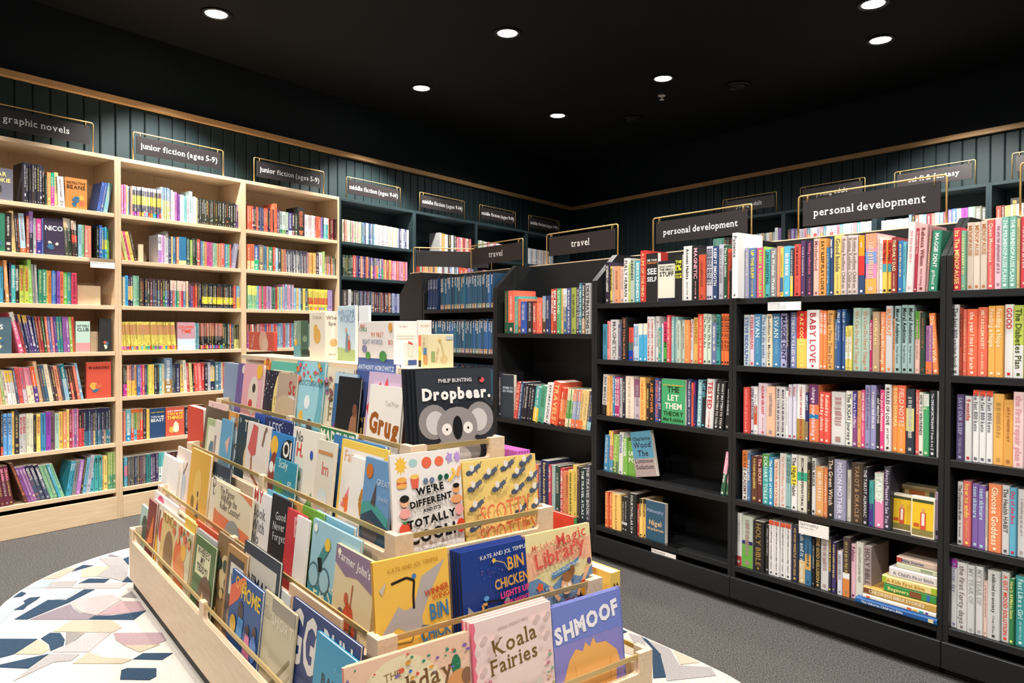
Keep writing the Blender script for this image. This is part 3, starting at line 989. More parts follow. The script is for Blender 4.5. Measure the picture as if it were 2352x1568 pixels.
# black gondola, travel bays
tv = dict(cat='travel guide', name='travel_guide', group='travel guides on the black bookcases', detail=True)
G1, G2, G3, G4, G5 = 'farther travel bookcase', 'larger travel bookcase', 'left personal development bookcase', 'right personal development bookcase', 'right-edge black bookcase'
def guides(z, x0, x1, titles, row):
    n = len(titles)
    st = []
    for i, t in enumerate(titles):
        c = random.choice(['157', '168', '146', '157', '26a'])
        st.append('%.1f/%s/%d/t10112+b14%s+x%s/%s' % (x0 + (x1 - x0) * i / n, c, 228 + random.choice([-2, 0, 2]), random.choice(['b97', 'a88', '9a8', 'c96', '899']), 'fc8' if t == 'Canada' else 'eee', t))
    put_row(GOND, z, ' '.join(st) + ' %g' % x1, case=G1, row=row, **tv)
put_row(GOND, GSH[0], '981*6/136/228/L4+t10112+xccd/Australia 1003', case=G1, row=1, **tv)
guides(GSH[0], 1010, 1132, 'Australia Australia Argentina Bali Belgium Bolivia Brazil Bhutan Cambodia Canada Chile China Croatia Cuba Egypt England Europe Ecuador Finland France Germany Great_Britain Greece'.split(), 2)
guides(GSH[1], 994, 1132, 'India Iceland Iran Italy Ireland Japan Jordan Kenya Korea Laos Mexico Morocco Nepal New_Zealand Norway Oman Pakistan Peru Poland Portugal Scotland Spain Sweden Thailand Turkey Vietnam'.split(), 3)
put_row(GOND, GSH[2], '994*20/157,168/228/t10112+b14a88 1132', case=G1, row=4, **tv)
put_row(GOND, 1.2264, '1158/153/268/xeee 1166/f64/268/b25154+x222 1180/4aa/232 1189/e63/215/b20863 1197/25b/195/xeee 1210/322/195/xddd 1224/c43/185 1232*2/f64/215/xfff 1244/8ac/222/b40543 1254/236/225/SOGWALKS 1264/d52/262/xeee/THE_WORLD 1271/a32/262/xfff/EPIC_BIKE_RIDES 1279/4a6/262/xdfd/SCOTLAND 1287/eb6/262/x875 1294/369/258/t40cde 1303/448/262/xeee/EPIC_RUNS_OF_THE_WORLD 1311/9a3/262 1322/435/262/xdcc/EPIC_DRIVES_OF_THE_WORLD 1330/178/285/xcee/ULTIMATE_TRAVEL_LIST 1337/322/282/xeee+b30a86/DREAM_TRIPS_OF_THE_WORLD 1345/bbb/282/x333/DESTINATIONS 1357', case=G2, row=1, **tv)
put_row(GOND, .690, '1146/223/285/xec5 1152/234/275/F+xcde/||WHERE_TO|GO_WHEN 1180/d43/235/L9+xfba/THE_TRAIN 1189/147/235/L9+xeee/TRAIN_TRAVEL_IN_EUROPE 1196*4/112/225/L9+xedb 1222/3aa/215/L9+b40ec4/HOW_TO_JAPAN 1234/4a8/225/L9+s+xeee 1248/eee/240/L9+x333/EAT_LIKE_A_LOCAL 1264/e52/255/L9+xfc8/TRAVELS 1281*2/e84/222/L8+t30c43+b18a32 1297*2/5a4/222/L8+t30edb+b22edb 1312*2/9ac/222/L8+t30e86+b22e74 1329/ec7/222/L8+b22e74 1338/fd8/222/L8 1346*2/236/215/L8+b229cd 1357', case=G2, row=2, **tv)
put_row(GOND, GSH[4], '1160*4/a5a,b6b/235 1184*5/457,a63,333/240 1230/e75/255 1237/236/250/xddd/Undiscovered_Houses_Australia 1244/125/290/xfd8/Explore_Australia_2026 1262/c24/270/xeee/LGBTQ+_TRAVEL 1268/9bb/270 1276/243/270/xcdb 1286/d23/262/xfff/WOMEN_TRAVEL_SOLO 1293*2/e84/250 1306/ec3/265/x222/WEEKENDS_IN_EUROPE 1317/ec4/300/x875 1327/433/295/xb97/ATLAS 1334/133/290/xdee/THE_TRAVEL_ATLAS 1345/445/318/xccc/THE_TRAVEL_BOOK 1356', case=G2, row=3, **tv)

ad = dict(cat='paperback', name='paperback_book', group='paperbacks on the personal development bookcases', detail=True)
put_row(GOND, GSH[0], '1389/213/222/x98c 1399/dc3/200/x222/The_Natural_Rules 1405/ca9/198 1412/e96/196 1422/dba/188 1432/ddd/232/x555/FULLY_HUMAN 1443/bc5/205 1448/aba/228/x444/KINDNESS 1457/3ab/215/xeee/BEING_KINDNESS 1470/c21/262/xfb8/A_LIFE_OF_THE_MIND 1483/111/245/F+xeee/~eeeSEE_YOUR|~d84ELEPHANT||~eeeSEE|~eeeSELF 1510/ddc/200/F+t08223+b08223+x222/DONT_SWEAT|THE_SMALL|STUFF 1549/111/225/F+xee4/~ee4THE|~ee41%|~ee4GOOD|~ee4CLUB 1567/ddd/262/x333/Atomic_Habits|James_Clear 1587/111/262/xeab/MAGNETIC|ERICA_CRAMER 1605/c41/215/xd96 1620*2/ccd/250/x124/RESILIENCE_PROJECT 1638/247/248/xeee/KEEP_IT_SMOOTH 1649/bbc/252 1660/253/248/xded/The_Last_Resident 1669/d42/230/xfcb 1676', case=G3, row=1, **ad)
put_row(GOND, GSH[1], '1385/28a/192 1396/e88/208/xfee 1402/ccc/215/x666/MAGNETIC 1421/557/190/xccd 1429/111/225/xd86/HOW_TO_FALL_IN_LOVE 1442/d43/172/b3014a+m3055377 1453*2/cde/190/x27a/JOHANN_HARI|STOLEN_FOCUS 1467*2/2ad/192/t30ddc+xeff/||Lost_Connections 1487*2/ddd/228/xb44/A_USERS_GUIDE_TO_THE_MIND 1504/ddd/228 1513/299/172 1521/dde/190/x455 1524/3a3/200/t50d36+x111/YOUR_PEOPLE 1532/d34/232/xfdd/FIGURING_OUT_THIRTY|Lauren_Coleman 1541*2/8bb/225/xdc7 1556*2/bcb/208/x798 1572/f83/208/xfc8 1584/ccc/212/xc33/The_Fuck_Up|SARAH_KNIGHT 1591/da4/218/xa73/HAPPINESS 1602/e42/235/xfca/HOW_TO_DO_THE_WORK 1616*2/cdc/235/s+x333/The_Way_We_Are 1634/67a/195/xbbe 1646/299/232/x033/EVERYTHING_IS_F 1655*3/f71/235/x311/THE_SUBTLE_ART_OF_NOT 1676', case=G3, row=2, **ad)
put_row(GOND, GSH[2], '1382/ccc/220/L3+b25111+x444/ANT_MIDDLETON 1394*2/fb5/215/L2+xb73 1407/28b/215/xcde/THE_REALITY_SLAP 1413*2/b27/210/xfff/MENTAL_AS_ANYONE 1424/bbb/208/x666 1430/223/215/x999 1437/edc/220/xba8/THE_BOOK_OF_HOPE 1456/cbc/205/t45857 1471/fb5/218/xd84/THE_INNER_CLOCK 1484/322/190/xb64 1491/111/205/xd84/AGE_POWER 1502/25b/218/xe73/DIFFERENT_PEOPLE 1513/224/215/xcce/Productivity_JOY 1521/2a6/220/F+x111/~eb4NEW_YORK_TIMES_BESTSELLER|~131THE|~eedLET|~eedTHEM|~131THEORY|~131Mel_Robbins 1576/236/225/xdde/THINK_LIKE_A_MONK|JAY_SHETTY 1588/f53/208 1593/226/218/xd36/BURNOUT 1599/6ab/225/L2+xdff/ADHD_IS_AWESOME 1611/112/218/L2+x6cd/LET_GO 1620/ddd/230/L3+xb33/TESTED|PAT_CUMMINS 1638*2/111/225/L4+xddd/WHAT_MATTERS_TO_YOU 1663/111/220/L4 1675', case=G3, row=3, **ad)
put_row(GOND, GSH[3], '1388/28b/195/L3+xcde 1399/d76/220/t35ec5+b3059b 1409/8b4/205/L2+b30575+xcd8/Thriving_Ageing 1422/ddd/220/L2+x46a/eNourish 1432/7b3/200/xeee/POWER 1442/6a2/180/F+xeee/||UN|PO 1462/49b/232/F+L-11+b40a99+s+x223/Charlotte|Wood|The|Luminous|Solution 1511/-/0 1656/264/205/L9+t50e9b+xeee/Dr_Owen_Owen 1666/264/205/L9+m3060e9b 1675', case=G3, row=4, **ad)
put_row(GOND, GSH[4], '1392*2/e62/192/xfc8/Hannah_Arendt 1408/fc5/192/s+x963/Beyond_Good_&_Evil 1428*2/111/185/m2028ccc+xddd 1443/111/212/xddd/FOURTH_PILLAR_IV 1464/b22/165/xe88 1470*2/fc5/198/x333+t12222/Philosophy 1485/157/198/F+x9ac/|Philosophy|||~db8Nigel|~db8Warburton 1530', case=G3, row=5, **ad)
put_row(GOND, GSH[0], '1679/eee/292/x666/Patience 1693', case=G4, row=1, off=-.035, **ad)
put_row(GOND, GSH[0], '1695/ddc/220/x355/BABY_FOOD_BIBLE 1711/aac/225/xeef 1720/57a/222/xfd4/UP_THE_DUFF|KAZ_COOKE 1736/e47/222/x9e5/BABIES_&_TODDLERS 1754/9c4/222 1757/3ab/208/x155/ON_PARENTING 1768/888/215/xeee/The_Wonder_Weeks 1784/e86/218/xd33 1792/ec4/212/m1040369 1800/4bd/215/xfff 1816/445/205/R 1823/e43/220/x311/THE_#1_DAD_BOOK|JAMES_PATTERSON 1838/536/232/xcad 1848/324/230/xd68/building_resilient_kids|TYLER_LEWIS 1867/eba/235/s+x856/Motherhood 1881/e93/232/x431/EAT_SLEEP_PLAY_LOVE 1898/27a/195 1905/247/235/xeee/happy_children 1913/fc5/240/x665/Good_Inside|Dr_Becky_Kennedy 1932*3/dcc/235/x876/Raising_Resilient_Children 1970/247/230/t35e92+m3265d33+xeee/||pain 1985/d8b/235/t25e97+b25fa5+m507079c 2012/ecb/230 2017/eee/212/xd55 2026*2/ec3/205/t45e43+m405549a+x222/Wild_Things 2047/922/210/xeda/THE_DAILY_DAD|RYAN_HOLIDAY 2061/27b/195/xf94 2073/5bc/188 2080/fdd/262/L2+xc84 2097/b24/235/L2+xfcc/TRAINING_FOR_TWO 2104/daa/248/L2+x733/Rebecca_Wilson|easy_weaning 2124/a77/235/L3 2130/186/222/L4+xeee/MAGGIE_DENT|girlhood 2152', case=G4, row=1, **ad)
put_row(GOND, GSH[1], '1708/bcc/228/x46a/STEVE_BIDDULPH 1722/dcd/228/xc33/STEVE_BIDDULPH 1732/38b/230/s+xdee/SWAN|Whats_Good_for_Your_Kids 1748/bcd/228/x579/The_first_six_weeks 1760/edb/230/s+x555/Buddhism_for_Mothers 1774/38b/232/s+xdee/SWAN|Whats_Good_for_Your_Kids 1791/aad/232/x224/MAGGIE_DENT 1808/224/232/xd84 1813/78b/234/xdde/IT_NEARLY_KILLED_ME 1828/fc3/240/t48d33+xee8/KAZ_COOKE|GIRL_STUFF 1852/eee/244/s+xb34/BABY_LOVE 1882*2/f83/240/xfee/NEXT_OF_KIN 1900/ea4/242/s+x865/Being_a_First_Time_Dad 1915/47a/205 1922*2/259/244/xcde/FIRE_UP|NERO_BROCKMANN 1940*3/ed5/178/m2575eee 1958*2/acb/248/s+xc86/We_Can_Do_Hard_Things 1998/b16/200/xd79 2004/b97/232 2021/f84/232/xfdb/Little_People_BIG_Feelings 2034/ccc/252/xe84/BURNOUT 2050/f94/205 2055*3/9bb/254/x122/Moral_Ambition|Rutger_Bregman 2100/eba/230/t45593 2112/243/225 2124*2/a6a/178/b25e74+xdac 2142/f83/222/L-4+xfdb/Oriane_Joubert_Wells 2157', case=G4, row=2, **ad)
put_row(GOND, GSH[2], '1708/d32/205/s+xeaa/bell_hooks_all_about_love 1723/ccd/212/x335/SUPER_ATTRACTOR 1731/eee/210/m2060b53 1740/dcd/228/xc33/ADAM_GRANT|HIDDEN_POTENTIAL 1762/eb9/218/xe86 1782*2/ddd/218/x224/MAKE_YOUR_BRAIN_WORK 1806/eee/202/xd84 1812*2/dde/232/s+xb44/Adapt 1830/eee/234/b38a84+xb33/7_HABITS_OF_HIGHLY_EFFECTIVE 1850/226/200/b40875+xcde/SIMPLICITY 1858/e73/236/t35636+m404827a+xede/change_your_thinking 1881*2/e43/208/xfdc/Ruined_by_choice 1908/ddd/212/x777 1941/eed/218/x456/The_IKIGAI_Journey 1957/848/218/t45338+xdce/Men_Are_from_Mars 1968/ea6/222 1977/e48/226/xfee/SHINE_YOUR_LIGHT|LUCINDA_LIGHT 1986*2/99c/248/x77a 2012/222/210/xeee/ANT_MIDDLETON 2021/e38/234/xfdd/The_Joys_of_Menopause 2032/eee/254/x333/8_RULES_OF_LOVE|JAY_SHETTY 2048/f93/254/xfd9/ROBIN_SHARMA 2063/f63/256/b45e94+xfcb/FIELD_NOTES|DEATH_DOULA 2082/234/245/m3570cc8 2102/e54/242/xfcc/LIVING_WITH_IT 2111/eed/232/x334/HOW_TO_WIN_FRIENDS 2122/2a6/230/t20ddd+xcdb/Young 2136/122/242/xdde/The_DREAM_DICTIONARY_from_A_to_Z 2151/ddd/240 2157', case=G4, row=3, **ad)
put_row(GOND, GSH[3], '1704/ddd/222/t35d73+x643/AWAKE_ACADEMY 1717/47a/212/xcde 1725/632/205 1740/622/205/xeba/The_SECRET 1752/2aa/222/t25594+xcee/ECKHART_TOLLE 1768/29c/208/xeff/The_POWER_of_NOW 1778/edc/205/xc64/THE_FOUR-WAY_PATH 1790/ddd/232/xd97/The_Wealth_Money_Cant_Buy 1806*2/9cc/230/x366/THE_UNTETHERED_SOUL 1818/eee/236/m4580ed4+x333/The_High_5_Habit 1832/ddc/236/m55703a8/BECOMING_SUPERNATURAL 1855/111/212/xdb8 1864/ddd/232/x333/REBEL_MAGICK 1874/ea5/200/xfc8 1892/e84/200/xfd8 1901/111/250/xdcb/The_Green_Witch 1917/99b/242/xdde/MOON_MOTHER 1945/ccb/205 1956/432/240/xa86/TAROT_&_ORACLE 1984/223/230/xccc/THE_TAROT_ALMANAC 1996/2aa/178/b50438 2008/e8b/212/t50cdc+xfff/TAROT 2030/334/242/xdce/Always_Pleased_to_See_You 2046', case=G4, row=4, **ad)
put_row(GOND, GSH[4], '1692/ddd/240/b18a33 1706/bcb/230/b456a4+m4552226 1731/111/220/s+xa84/HOLY_BIBLE 1757/221/212 1768*4/eee/238/t08d53+x556/HOW_CHRISTIANS_CAN_SUCCEED_TODAY 1818/224/238/xdb6/WE_WHO_WRESTLE_WITH_GOD 1835/ec8/228/t58257+s+xeee/Ask_and_it_is_Given 1851/27a/218/m3060da5 1866/111/200/xddd 1873/221/218/xca6/THE_GOD_DELUSION 1886/ddd/208/xb44 1905/224/225/xec5/VOICE_FOR_THE_VOICELESS 1912/437/205/xbae 1921/222/198 1926/dde/178 1938/433/238/b30d84+m3040eee 1955/ebc/215/x635/Religion 1967/ddc/230 1985/a99/222/s+x544/HOLY_BIBLE 2003', case=G4, row=5, **ad)
put_row(GOND, GSH[0], '2189/d24/222/xfd8/Its_The_MENOPAUSE 2207/7b9/212 2218*3/dcb/238/s+xb74/MENOPAUSE 2266/e55/240/s+xfdc/Queen_Menopause|ALLISON_DADDO 2282/ebc/240/x857 2300*2/7ba/244/xdfe/THE_PERIMENOPAUSE_PLAN 2335/cb7/235 2343/d34/238/xfcc 2362/9bb/240 2380', case=G5, row=1, **ad)
put_row(GOND, GSH[1], '2185/eee/252/x666/The_fast_800_recipe_book 2202/b42/240 2210/e65/236/xfca 2220/f63/236/xfdc/the_year_I_met_my_brain 2245/e64/240/xfdb/METABOLISM_RESET|LARA_BRIDEN 2268*2/ea3/244/xfdb/Feeding_a_Hope 2305/eee/248/xd33/GOOD 2327/bc3/246/b45ddd+x452/The_Diabetes_Plan 2352/dcc/240 2380', case=G5, row=2, **ad)
put_row(GOND, GSH[2], '2197/547/236/xaac/SAVE_OUR_SLEEP|TIZZIE_HALL 2216/ddd/232/xb33/9_months 2233*3/eee/252/t08e53+x667/the_fast_800_keto 2280/fb4/244/xd83 2305/ea3/228/xfd8 2328*2/ecc/255/xd9a/the_first_repair_plan 2380', case=G5, row=3, **ad)
put_row(GOND, GSH[3], '2198/ddd/225/x444/The_Dopamine_Brain|Dr_Anastasia 2212/e66/230/xfd6/how_to_endo|Bridget_Hustwaite 2231*2/86b/225/xbde/teen_skincare 2265/ddc/205 2271/f84/236/xfec/Glucose_Goddess 2302/ddd/235/x555/The_Health_HABIT 2320/5bd/230/xd36/Out_of_the_Box 2336/ddd/228/xc55 2356/ccc/230 2380', case=G5, row=4, **ad)
put_row(GOND, GSH[4], '2184/eee/245/t12a3a+x99b/A_better_day 2200/ddd/242/x877/the_first_forty_days 2224*2/ddd/240/s+xaaa/MY_YEAR_OF 2260/ecb/195/xa86 2270/ddd/238/x444/addicted_to_anxiety|Owen_OKane 2300/ddd/240/xe53/A_GUT_MOOD_SOLUTION 2320/284/225/xee8/How_It_All_Makes_Sense 2332/1aa/238/xdff/Fast_Like_a_Girl|DR_MINDY_PELZ 2357/eee/230 2380', case=G5, row=5, **ad)

for z in GSH:
    put_row(GOND, z, '2382*12/ddd,ecb,e84,7ba,57a,eee/235 2640', **fb)
o = FAR.build('far_shelf_books', M_BOOK)
tag(o, 'rows of small colourful paperbacks on the more distant wall bookcases', 'paperbacks', kind='stuff')

# ------------------------------------------------------------------ flat stack, card boxes and label holders on the right bookcase
def lay_book(x0, x1, z, th, d, col, off, label, title=None, ink=None, bands=()):
    s0, s1 = GOND.s_of(x0, z, off), GOND.s_of(x1, z, off)
    w = s1 - s0
    c = hexc(col)
    m = MB()
    ct = .0018
    pts = [(d, 0), (.003, 0), (0, .004), (0, th - .004), (.003, th), (d, th), (d, th - ct), (ct + .002, th - ct), (ct + .002, ct), (d, ct)]
    m.prism(pts, 'x', 0, w, c)
    o = m.build('picture_book', M_BOOK)
    o.location = GOND.at(s0, off, z + .0004)
    o.rotation_euler = (0, 0, GOND.rot)
    tag(o, label, 'book', 'books stacked flat on the bottom shelf')
    MB().box(.003, w - .003, .004, d - .004, ct + .0002, th - ct - .0002).build('page_block', M_PAGE, o)
    p = MB()
    for a, b, cc in bands:
        p.add([(a * w, -.0004, .004), (b * w, -.0004, .004), (b * w, -.0004, th - .004), (a * w, -.0004, th - .004)], [(0, 1, 2, 3)], hexc(cc))
    if title:
        cap = th * .42
        put_text(p, title, lambda u, v: (w * .08 + u, -.0009, th / 2 - cap / 2 + v), hexc(ink), 'bold', cap, w * .86, align='l')
    if p.f:
        p.build('spine_print', M_BOOK, o)['kind'] = 'stuff'
zz = GSH[4]
for x0, x1, th, d, col, off, lab, ti, ink, bd in [
    (1966, 2154, .021, .25, '1f5a9c', -.012, 'long blue book at the bottom of the flat stack', 'The Usborne Children\'s Bible', 'dfe8f0', [(.9, .96, 'e8d8a0')]),
    (1984, 2152, .016, .24, 'ece4d4', .0, 'cream book with coloured squares near the stack bottom', None, None, [(.05, .1, 'd84a2a'), (.62, .68, 'e06a3a'), (.7, .76, 'e8c040'), (.78, .84, '3a9a9a'), (.86, .9, '6a4a9a')]),
    (1985, 2153, .028, .24, 'c9a050', .004, 'gold spined book third from the stack bottom', 'CHILDRENS BIBLE STORIES', 'f4ead0', [(0, .12, '7a4a2a')]),
    (2032, 2153, .030, .2, '3a9a4a', .01, 'green illustrated book in the middle of the flat stack', 'Beginners', 'f4e08a', [(.5, .72, '8a5030'), (.82, .88, '3a6ac0')]),
    (2028, 2154, .031, .2, 'eed890', .008, 'pale yellow book with lime ends in the flat stack', 'A Kids First Bible', 'c0902a', [(0, .08, 'a8c030'), (.9, 1, 'a8c030')]),
    (2044, 2154, .036, .19, 'e6e0de', .012, 'thick white book third from the top of the stack', 'A Child\'s First Bible', '8a8488', []),
    (2061, 2154, .019, .19, 'd4dcbc', .02, 'thin pale green book second from the stack top', None, None, [(.6, .9, '9aa88a')]),
    (2061, 2154, .024, .19, 'e0c8b8', .02, 'red and cream book on top of the flat stack', '  Bible Stories', '2a5a8a', [(0, .14, 'c03a30')])]:
    lay_book(x0, x1, zz, th, d, col, off, lab, ti, ink, bd)
    zz += th + .0008

def card_box(x0, x1, z, h, th, off, col, label, art, lean=0, name='card_box'):
    s0, s1 = GOND.s_of(x0, z, off), GOND.s_of(x1, z, off)
    w = s1 - s0
    o = MB().bbox(0, w, 0, th, 0, h, .0015, hexc(col)).build(name, M_BOOK)
    o.location = GOND.at(s0, off, z + .0005)
    o.rotation_euler = (-lean, 0, GOND.rot)
    tag(o, label, 'card box')
    p = MB()
    for i, (u0, v0, u1, v1, c) in enumerate(art):
        y = -.0004 - i * .0002
        p.add([(u0 * w, y, v0 * h), (u1 * w, y, v0 * h), (u1 * w, y, v1 * h), (u0 * w, y, v1 * h)], [(0, 1, 2, 3)], hexc(c))
    p.build('box_print', M_BOOK, o)['kind'] = 'stuff'
    return o
TARO = [(.05, .05, .95, .93, 'e9c02e'), (.05, .05, .95, .2, '8a8048'), (.05, .86, .95, .93, '3a4a2a'), (.4, .2, .64, .62, 'd0553a'), (.46, .3, .58, .6, 'efe6d8'), (.46, .62, .58, .72, 'd8a070'), (.12, .26, .36, .34, 'c8572a')]
card_box(2063, 2152, GSH[3], .165, .06, .12, 'd8c7a0', 'long cream patterned box behind the yellow card boxes', [(.03, .62, .97, .95, 'c9ad74'), (.06, .7, .18, .9, '4a4a2a'), (.3, .72, .7, .9, 'c06a3a'), (.82, .7, .94, .9, '3a5a4a')])
card_box(2048, 2094, GSH[3], .140, .03, .045, 'efe6d0', 'yellow tarot card box standing at left', TARO, .06)
card_box(2093, 2147, GSH[3], .150, .03, .006, 'efe6d0', 'yellow tarot card box standing in front at right', TARO, .03)
card_box(2148.5, 2157.5, GSH[3], .175, .1, .02, 'a994b4', 'narrow lilac box beside the tarot boxes', [(.2, .1, .8, .2, '3a3040')])

def shelf_label(plane, x0, x1, z, drop, words, label, off=-.003):
    s0, s1 = plane.s_of(x0, z, off), plane.s_of(x1, z, off)
    w = s1 - s0
    e = empty('shelf_label', plane.at(s0, off, z), plane.rot, label, 'shelf label')
    MB().box(0, w, -.0012, 0, -drop, .001).build('clear_holder', M_ACR, e)
    MB().box(0, w, 0, .08, .0004, .0014).build('holder_tongue', M_ACR, e)
    c = MB().box(.004, w - .004, -.0022, -.0014, -drop, -drop * .38).build('paper_card', M_CARD, e)
    if words:
        m = MB()
        cap = drop * .16
        put_text(m, words[0], lambda u, v: (.008 + u, -.0025, -drop * .56 + v), hexc('6b6668'), 'sans', cap, w * .6, 'l')
        for q in words[1:]:
            cap2 = drop * .075
            put_text(m, q, lambda u, v: (.008 + u, -.0025, -drop * (.7 + .14 * (words.index(q) - 1)) + v), hexc('8a8688'), 'sans', cap2, w * .88, 'l')
        m.build('lettering', M_INK, c)
shelf_label(GOND, 1762, 1842, GSH[0], .058, ['Parenting', 'Having a baby, toddlers, feeding', 'girls and boys, siblings, schooling'], 'clear label holder lettered Parenting under the top shelf')
shelf_label(GOND, 1835, 1908, GSH[3], .085, ['Spirituality', 'mind, body, spirit'], 'clear label holder lettered Spirituality above the bottom shelf')
shelf_label(GOND, 1497, 1556, GSH[4], .085, ['Philosophy'], 'clear label holder lettered Philosophy on the empty bottom shelf')
shelf_label(LEFT, 205, 264, SHELVES[1], .062, ['Graphic novels'], 'white paper label under the second oak shelf at left')

# ------------------------------------------------------------------ stepped display table
TL, TW, INS, DZ, TZ = 2.4469, .9582, .1051, .2088, .299
tu = dirv(-37.7213)
TX = -tu                       # table x: towards the near end
TY = Vector((-TX.y, TX.x, 0))  # table y: towards the far side
T0 = Vector((-1.8348, 3.5443, 0))
TROT = atan2(TX.y, TX.x)
TM = Matrix.Translation(T0) @ Matrix.Rotation(TROT, 4, 'Z')
table = empty('display_table', T0, TROT, 'stepped pale wood book display table with brass rails', 'display table')
BT = .019
def notch_board(l, zb, zt, wins, nd=.058, r=.010):
    """board outline (length, z) with rounded notches cut down from the top edge"""
    pts = [(0, zb), (l, zb), (l, zt)]
    for a, b in wins[::-1]:
        pts += [(b, zt), (b, zt - nd + r), (b - r * .3, zt - nd + r * .3), (b - r, zt - nd), (a + r, zt - nd), (a + r * .3, zt - nd + r * .3), (a, zt - nd + r), (a, zt)]
    pts.append((0, zt))
    return pts
for k in range(4):
    i = k * INS
    l, w = TL - 2 * i, TW - 2 * i
    zt = TZ + k * DZ
    zb = .055 if k == 0 else TZ + (k - 1) * DZ - .098
    e = .058
    mid = l / 2
    side = notch_board(l, zb, zt, [(e, mid - .02), (mid + .02, l - e)])
    for y in (i, TW - i - BT):
        m = MB().prism([(i + a, z) for a, z in side], 'y', y, y + BT)
        m.build('side_board', M_BIRCH, table)
        for a, b in ((e, mid - .02), (mid + .02, l - e)):
            MB().box(i + a - .012, i + b + .012, y + BT / 2 - .0025, y + BT / 2 + .0025, zt - .017, zt - .003).build('brass_rail', M_BRASSW, table)
    end = notch_board(w - 2 * BT, zb, zt, [(.054 - BT, w - BT - .054)])
    for x in (i, TL - i - BT):
        m = MB().prism([(i + BT + a, z) for a, z in end], 'x', x, x + BT)
        m.build('end_board', M_BIRCH, table)
        MB().box(x + BT / 2 - .0025, x + BT / 2 + .0025, i + .042, TW - i - .042, zt - .017, zt - .003).build('brass_rail', M_BRASSW, table)
    MB().box(i + BT, TL - i - BT, i + BT, TW - i - BT, zt - .113, zt - .098).build('pocket_floor', M_BIRCH, table)
i = 3.9 * INS
MB().bbox(i - .004, TL - i + .004, i - .004, TW - i + .004, 1.112, 1.132, .0015).build('top_board', M_BIRCH, table)
MB().box(i + .01, TL - i - .01, i + .01, TW - i - .01, TZ + 3 * DZ - .097, 1.112).build('core', M_BIRCH, table)
MB().box(.035, TL - .035, .010, TW - .010, .013, .056).build('plinth', M_DARK, table)

def t_side(px, py, y):
    r = ray(px, py)
    n = TY
    t = ((T0 + TY * y).dot(n)) / (Vector((r.x, r.y, 0)).dot(n))
    p = Vector((r.x * t, r.y * t, 0)) - T0
    return p.dot(TX), r.z * t + EYE
def t_front(px, py, x):
    r = ray(px, py)
    t = ((T0 + TX * x).dot(TX)) / (Vector((r.x, r.y, 0)).dot(TX))
    p = Vector((r.x * t, r.y * t, 0)) - T0
    return p.dot(TY), r.z * t + EYE

def cover_art(prims, w, h):
    art, txt = MB(), MB()
    y = -.0003
    for p in prims:
        y -= .00022
        k = p[0]
        if k == 'r':
            art.add([(p[1] * w, y, p[2] * h), (p[3] * w, y, p[2] * h), (p[3] * w, y, p[4] * h), (p[1] * w, y, p[4] * h)], [(0, 1, 2, 3)], hexc(p[5]))
        elif k == 'e':
            n = 20
            art.add([(p[1] * w + p[3] * w * cos(2 * pi * a / n), y, p[2] * h + p[4] * w * sin(2 * pi * a / n)) for a in range(n)], [tuple(range(n))], hexc(p[5]))
        elif k == 'p':
            art.add([(a * w, y, b * h) for a, b in p[1]], [tuple(range(len(p[1])))], hexc(p[2]))
        elif k == 'l':
            q, hw, c = p[1], p[2] * w / 2, hexc(p[3])
            for (a, b), (a2, b2) in zip(q, q[1:]):
                d = Vector(((a2 - a) * w, (b2 - b) * h))
                if d.length < 1e-6: continue
                nn = Vector((-d.y, d.x)).normalized() * hw
                art.add([(a * w - nn.x, y, b * h - nn.y), (a2 * w - nn.x, y, b2 * h - nn.y), (a2 * w + nn.x, y, b2 * h + nn.y), (a * w + nn.x, y, b * h + nn.y)], [(0, 1, 2, 3)], c)
        elif k == 't':
            _, s, u, v, cap, c = p[:6]
            f = p[6] if len(p) > 6 else 'bold'
            rr = radians(p[7]) if len(p) > 7 else 0
            cap *= w
            lim = 2 * min(u, 1 - u) * w * .96 if abs(rr) < .6 else 2 * min(v, 1 - v) * h * .9
            put_text(txt, s, lambda a, b: (u * w + a * cos(rr) - b * sin(rr), y, v * h + a * sin(rr) + b * cos(rr)), hexc(c), f, cap, lim, 'c', p[8] if len(p) > 8 else 1)
    art.v = [(min(w - .0004, max(.0004, a)), b, min(h - .0004, max(.0004, c))) for a, b, c in art.v]
    return art, txt

def picture_book(M, w, h, th, col, prims, label, spine=None, group=None):
    c = hexc(col)
    sc = hexc(spine) if spine else c
    m = MB()
    ct = .0022 if th > .007 else .0009
    # cover folded round the spine at the left edge: front board, spine, back board
    pts = [(w, 0), (w, ct), (ct + .001, ct), (ct + .001, th - ct), (w, th - ct), (w, th), (.0015, th), (0, th - .0015), (0, .0015), (.0015, 0)]
    n = len(pts)
    vs = [(x, y, 0) for x, y in pts] + [(x, y, h) for x, y in pts]
    fs = [(j, (j + 1) % n, (j + 1) % n + n, j + n) for j in range(n)]
    cs = [c] * n
    cs[6] = cs[7] = cs[8] = sc
    for z in (0, n):
        q = [(0, 1, 2, 9), (2, 8, 9), (2, 3, 7, 8), (3, 6, 7), (3, 4, 5, 6)]
        fs += [tuple(a + z for a in (f if z else f[::-1])) for f in q]
        cs += [c] * 5
    m.add(vs, fs, cs)
    o = m.build('picture_book', M_BOOK)
    o.matrix_world = M
    tag(o, label, 'picture book', group or 'picture books on the display table')
    MB().box(ct + .0012, w - .003, ct + .0002, th - ct - .0002, .002, h - .0022).build('page_block', M_PAGE, o)
    art, txt = cover_art(prims, w, h)
    if art.f: art.build('cover_illustration', M_BOOK, o)['kind'] = 'stuff'
    if txt.f: txt.build('title_lettering', M_BOOK, o)['kind'] = 'stuff'
    return o

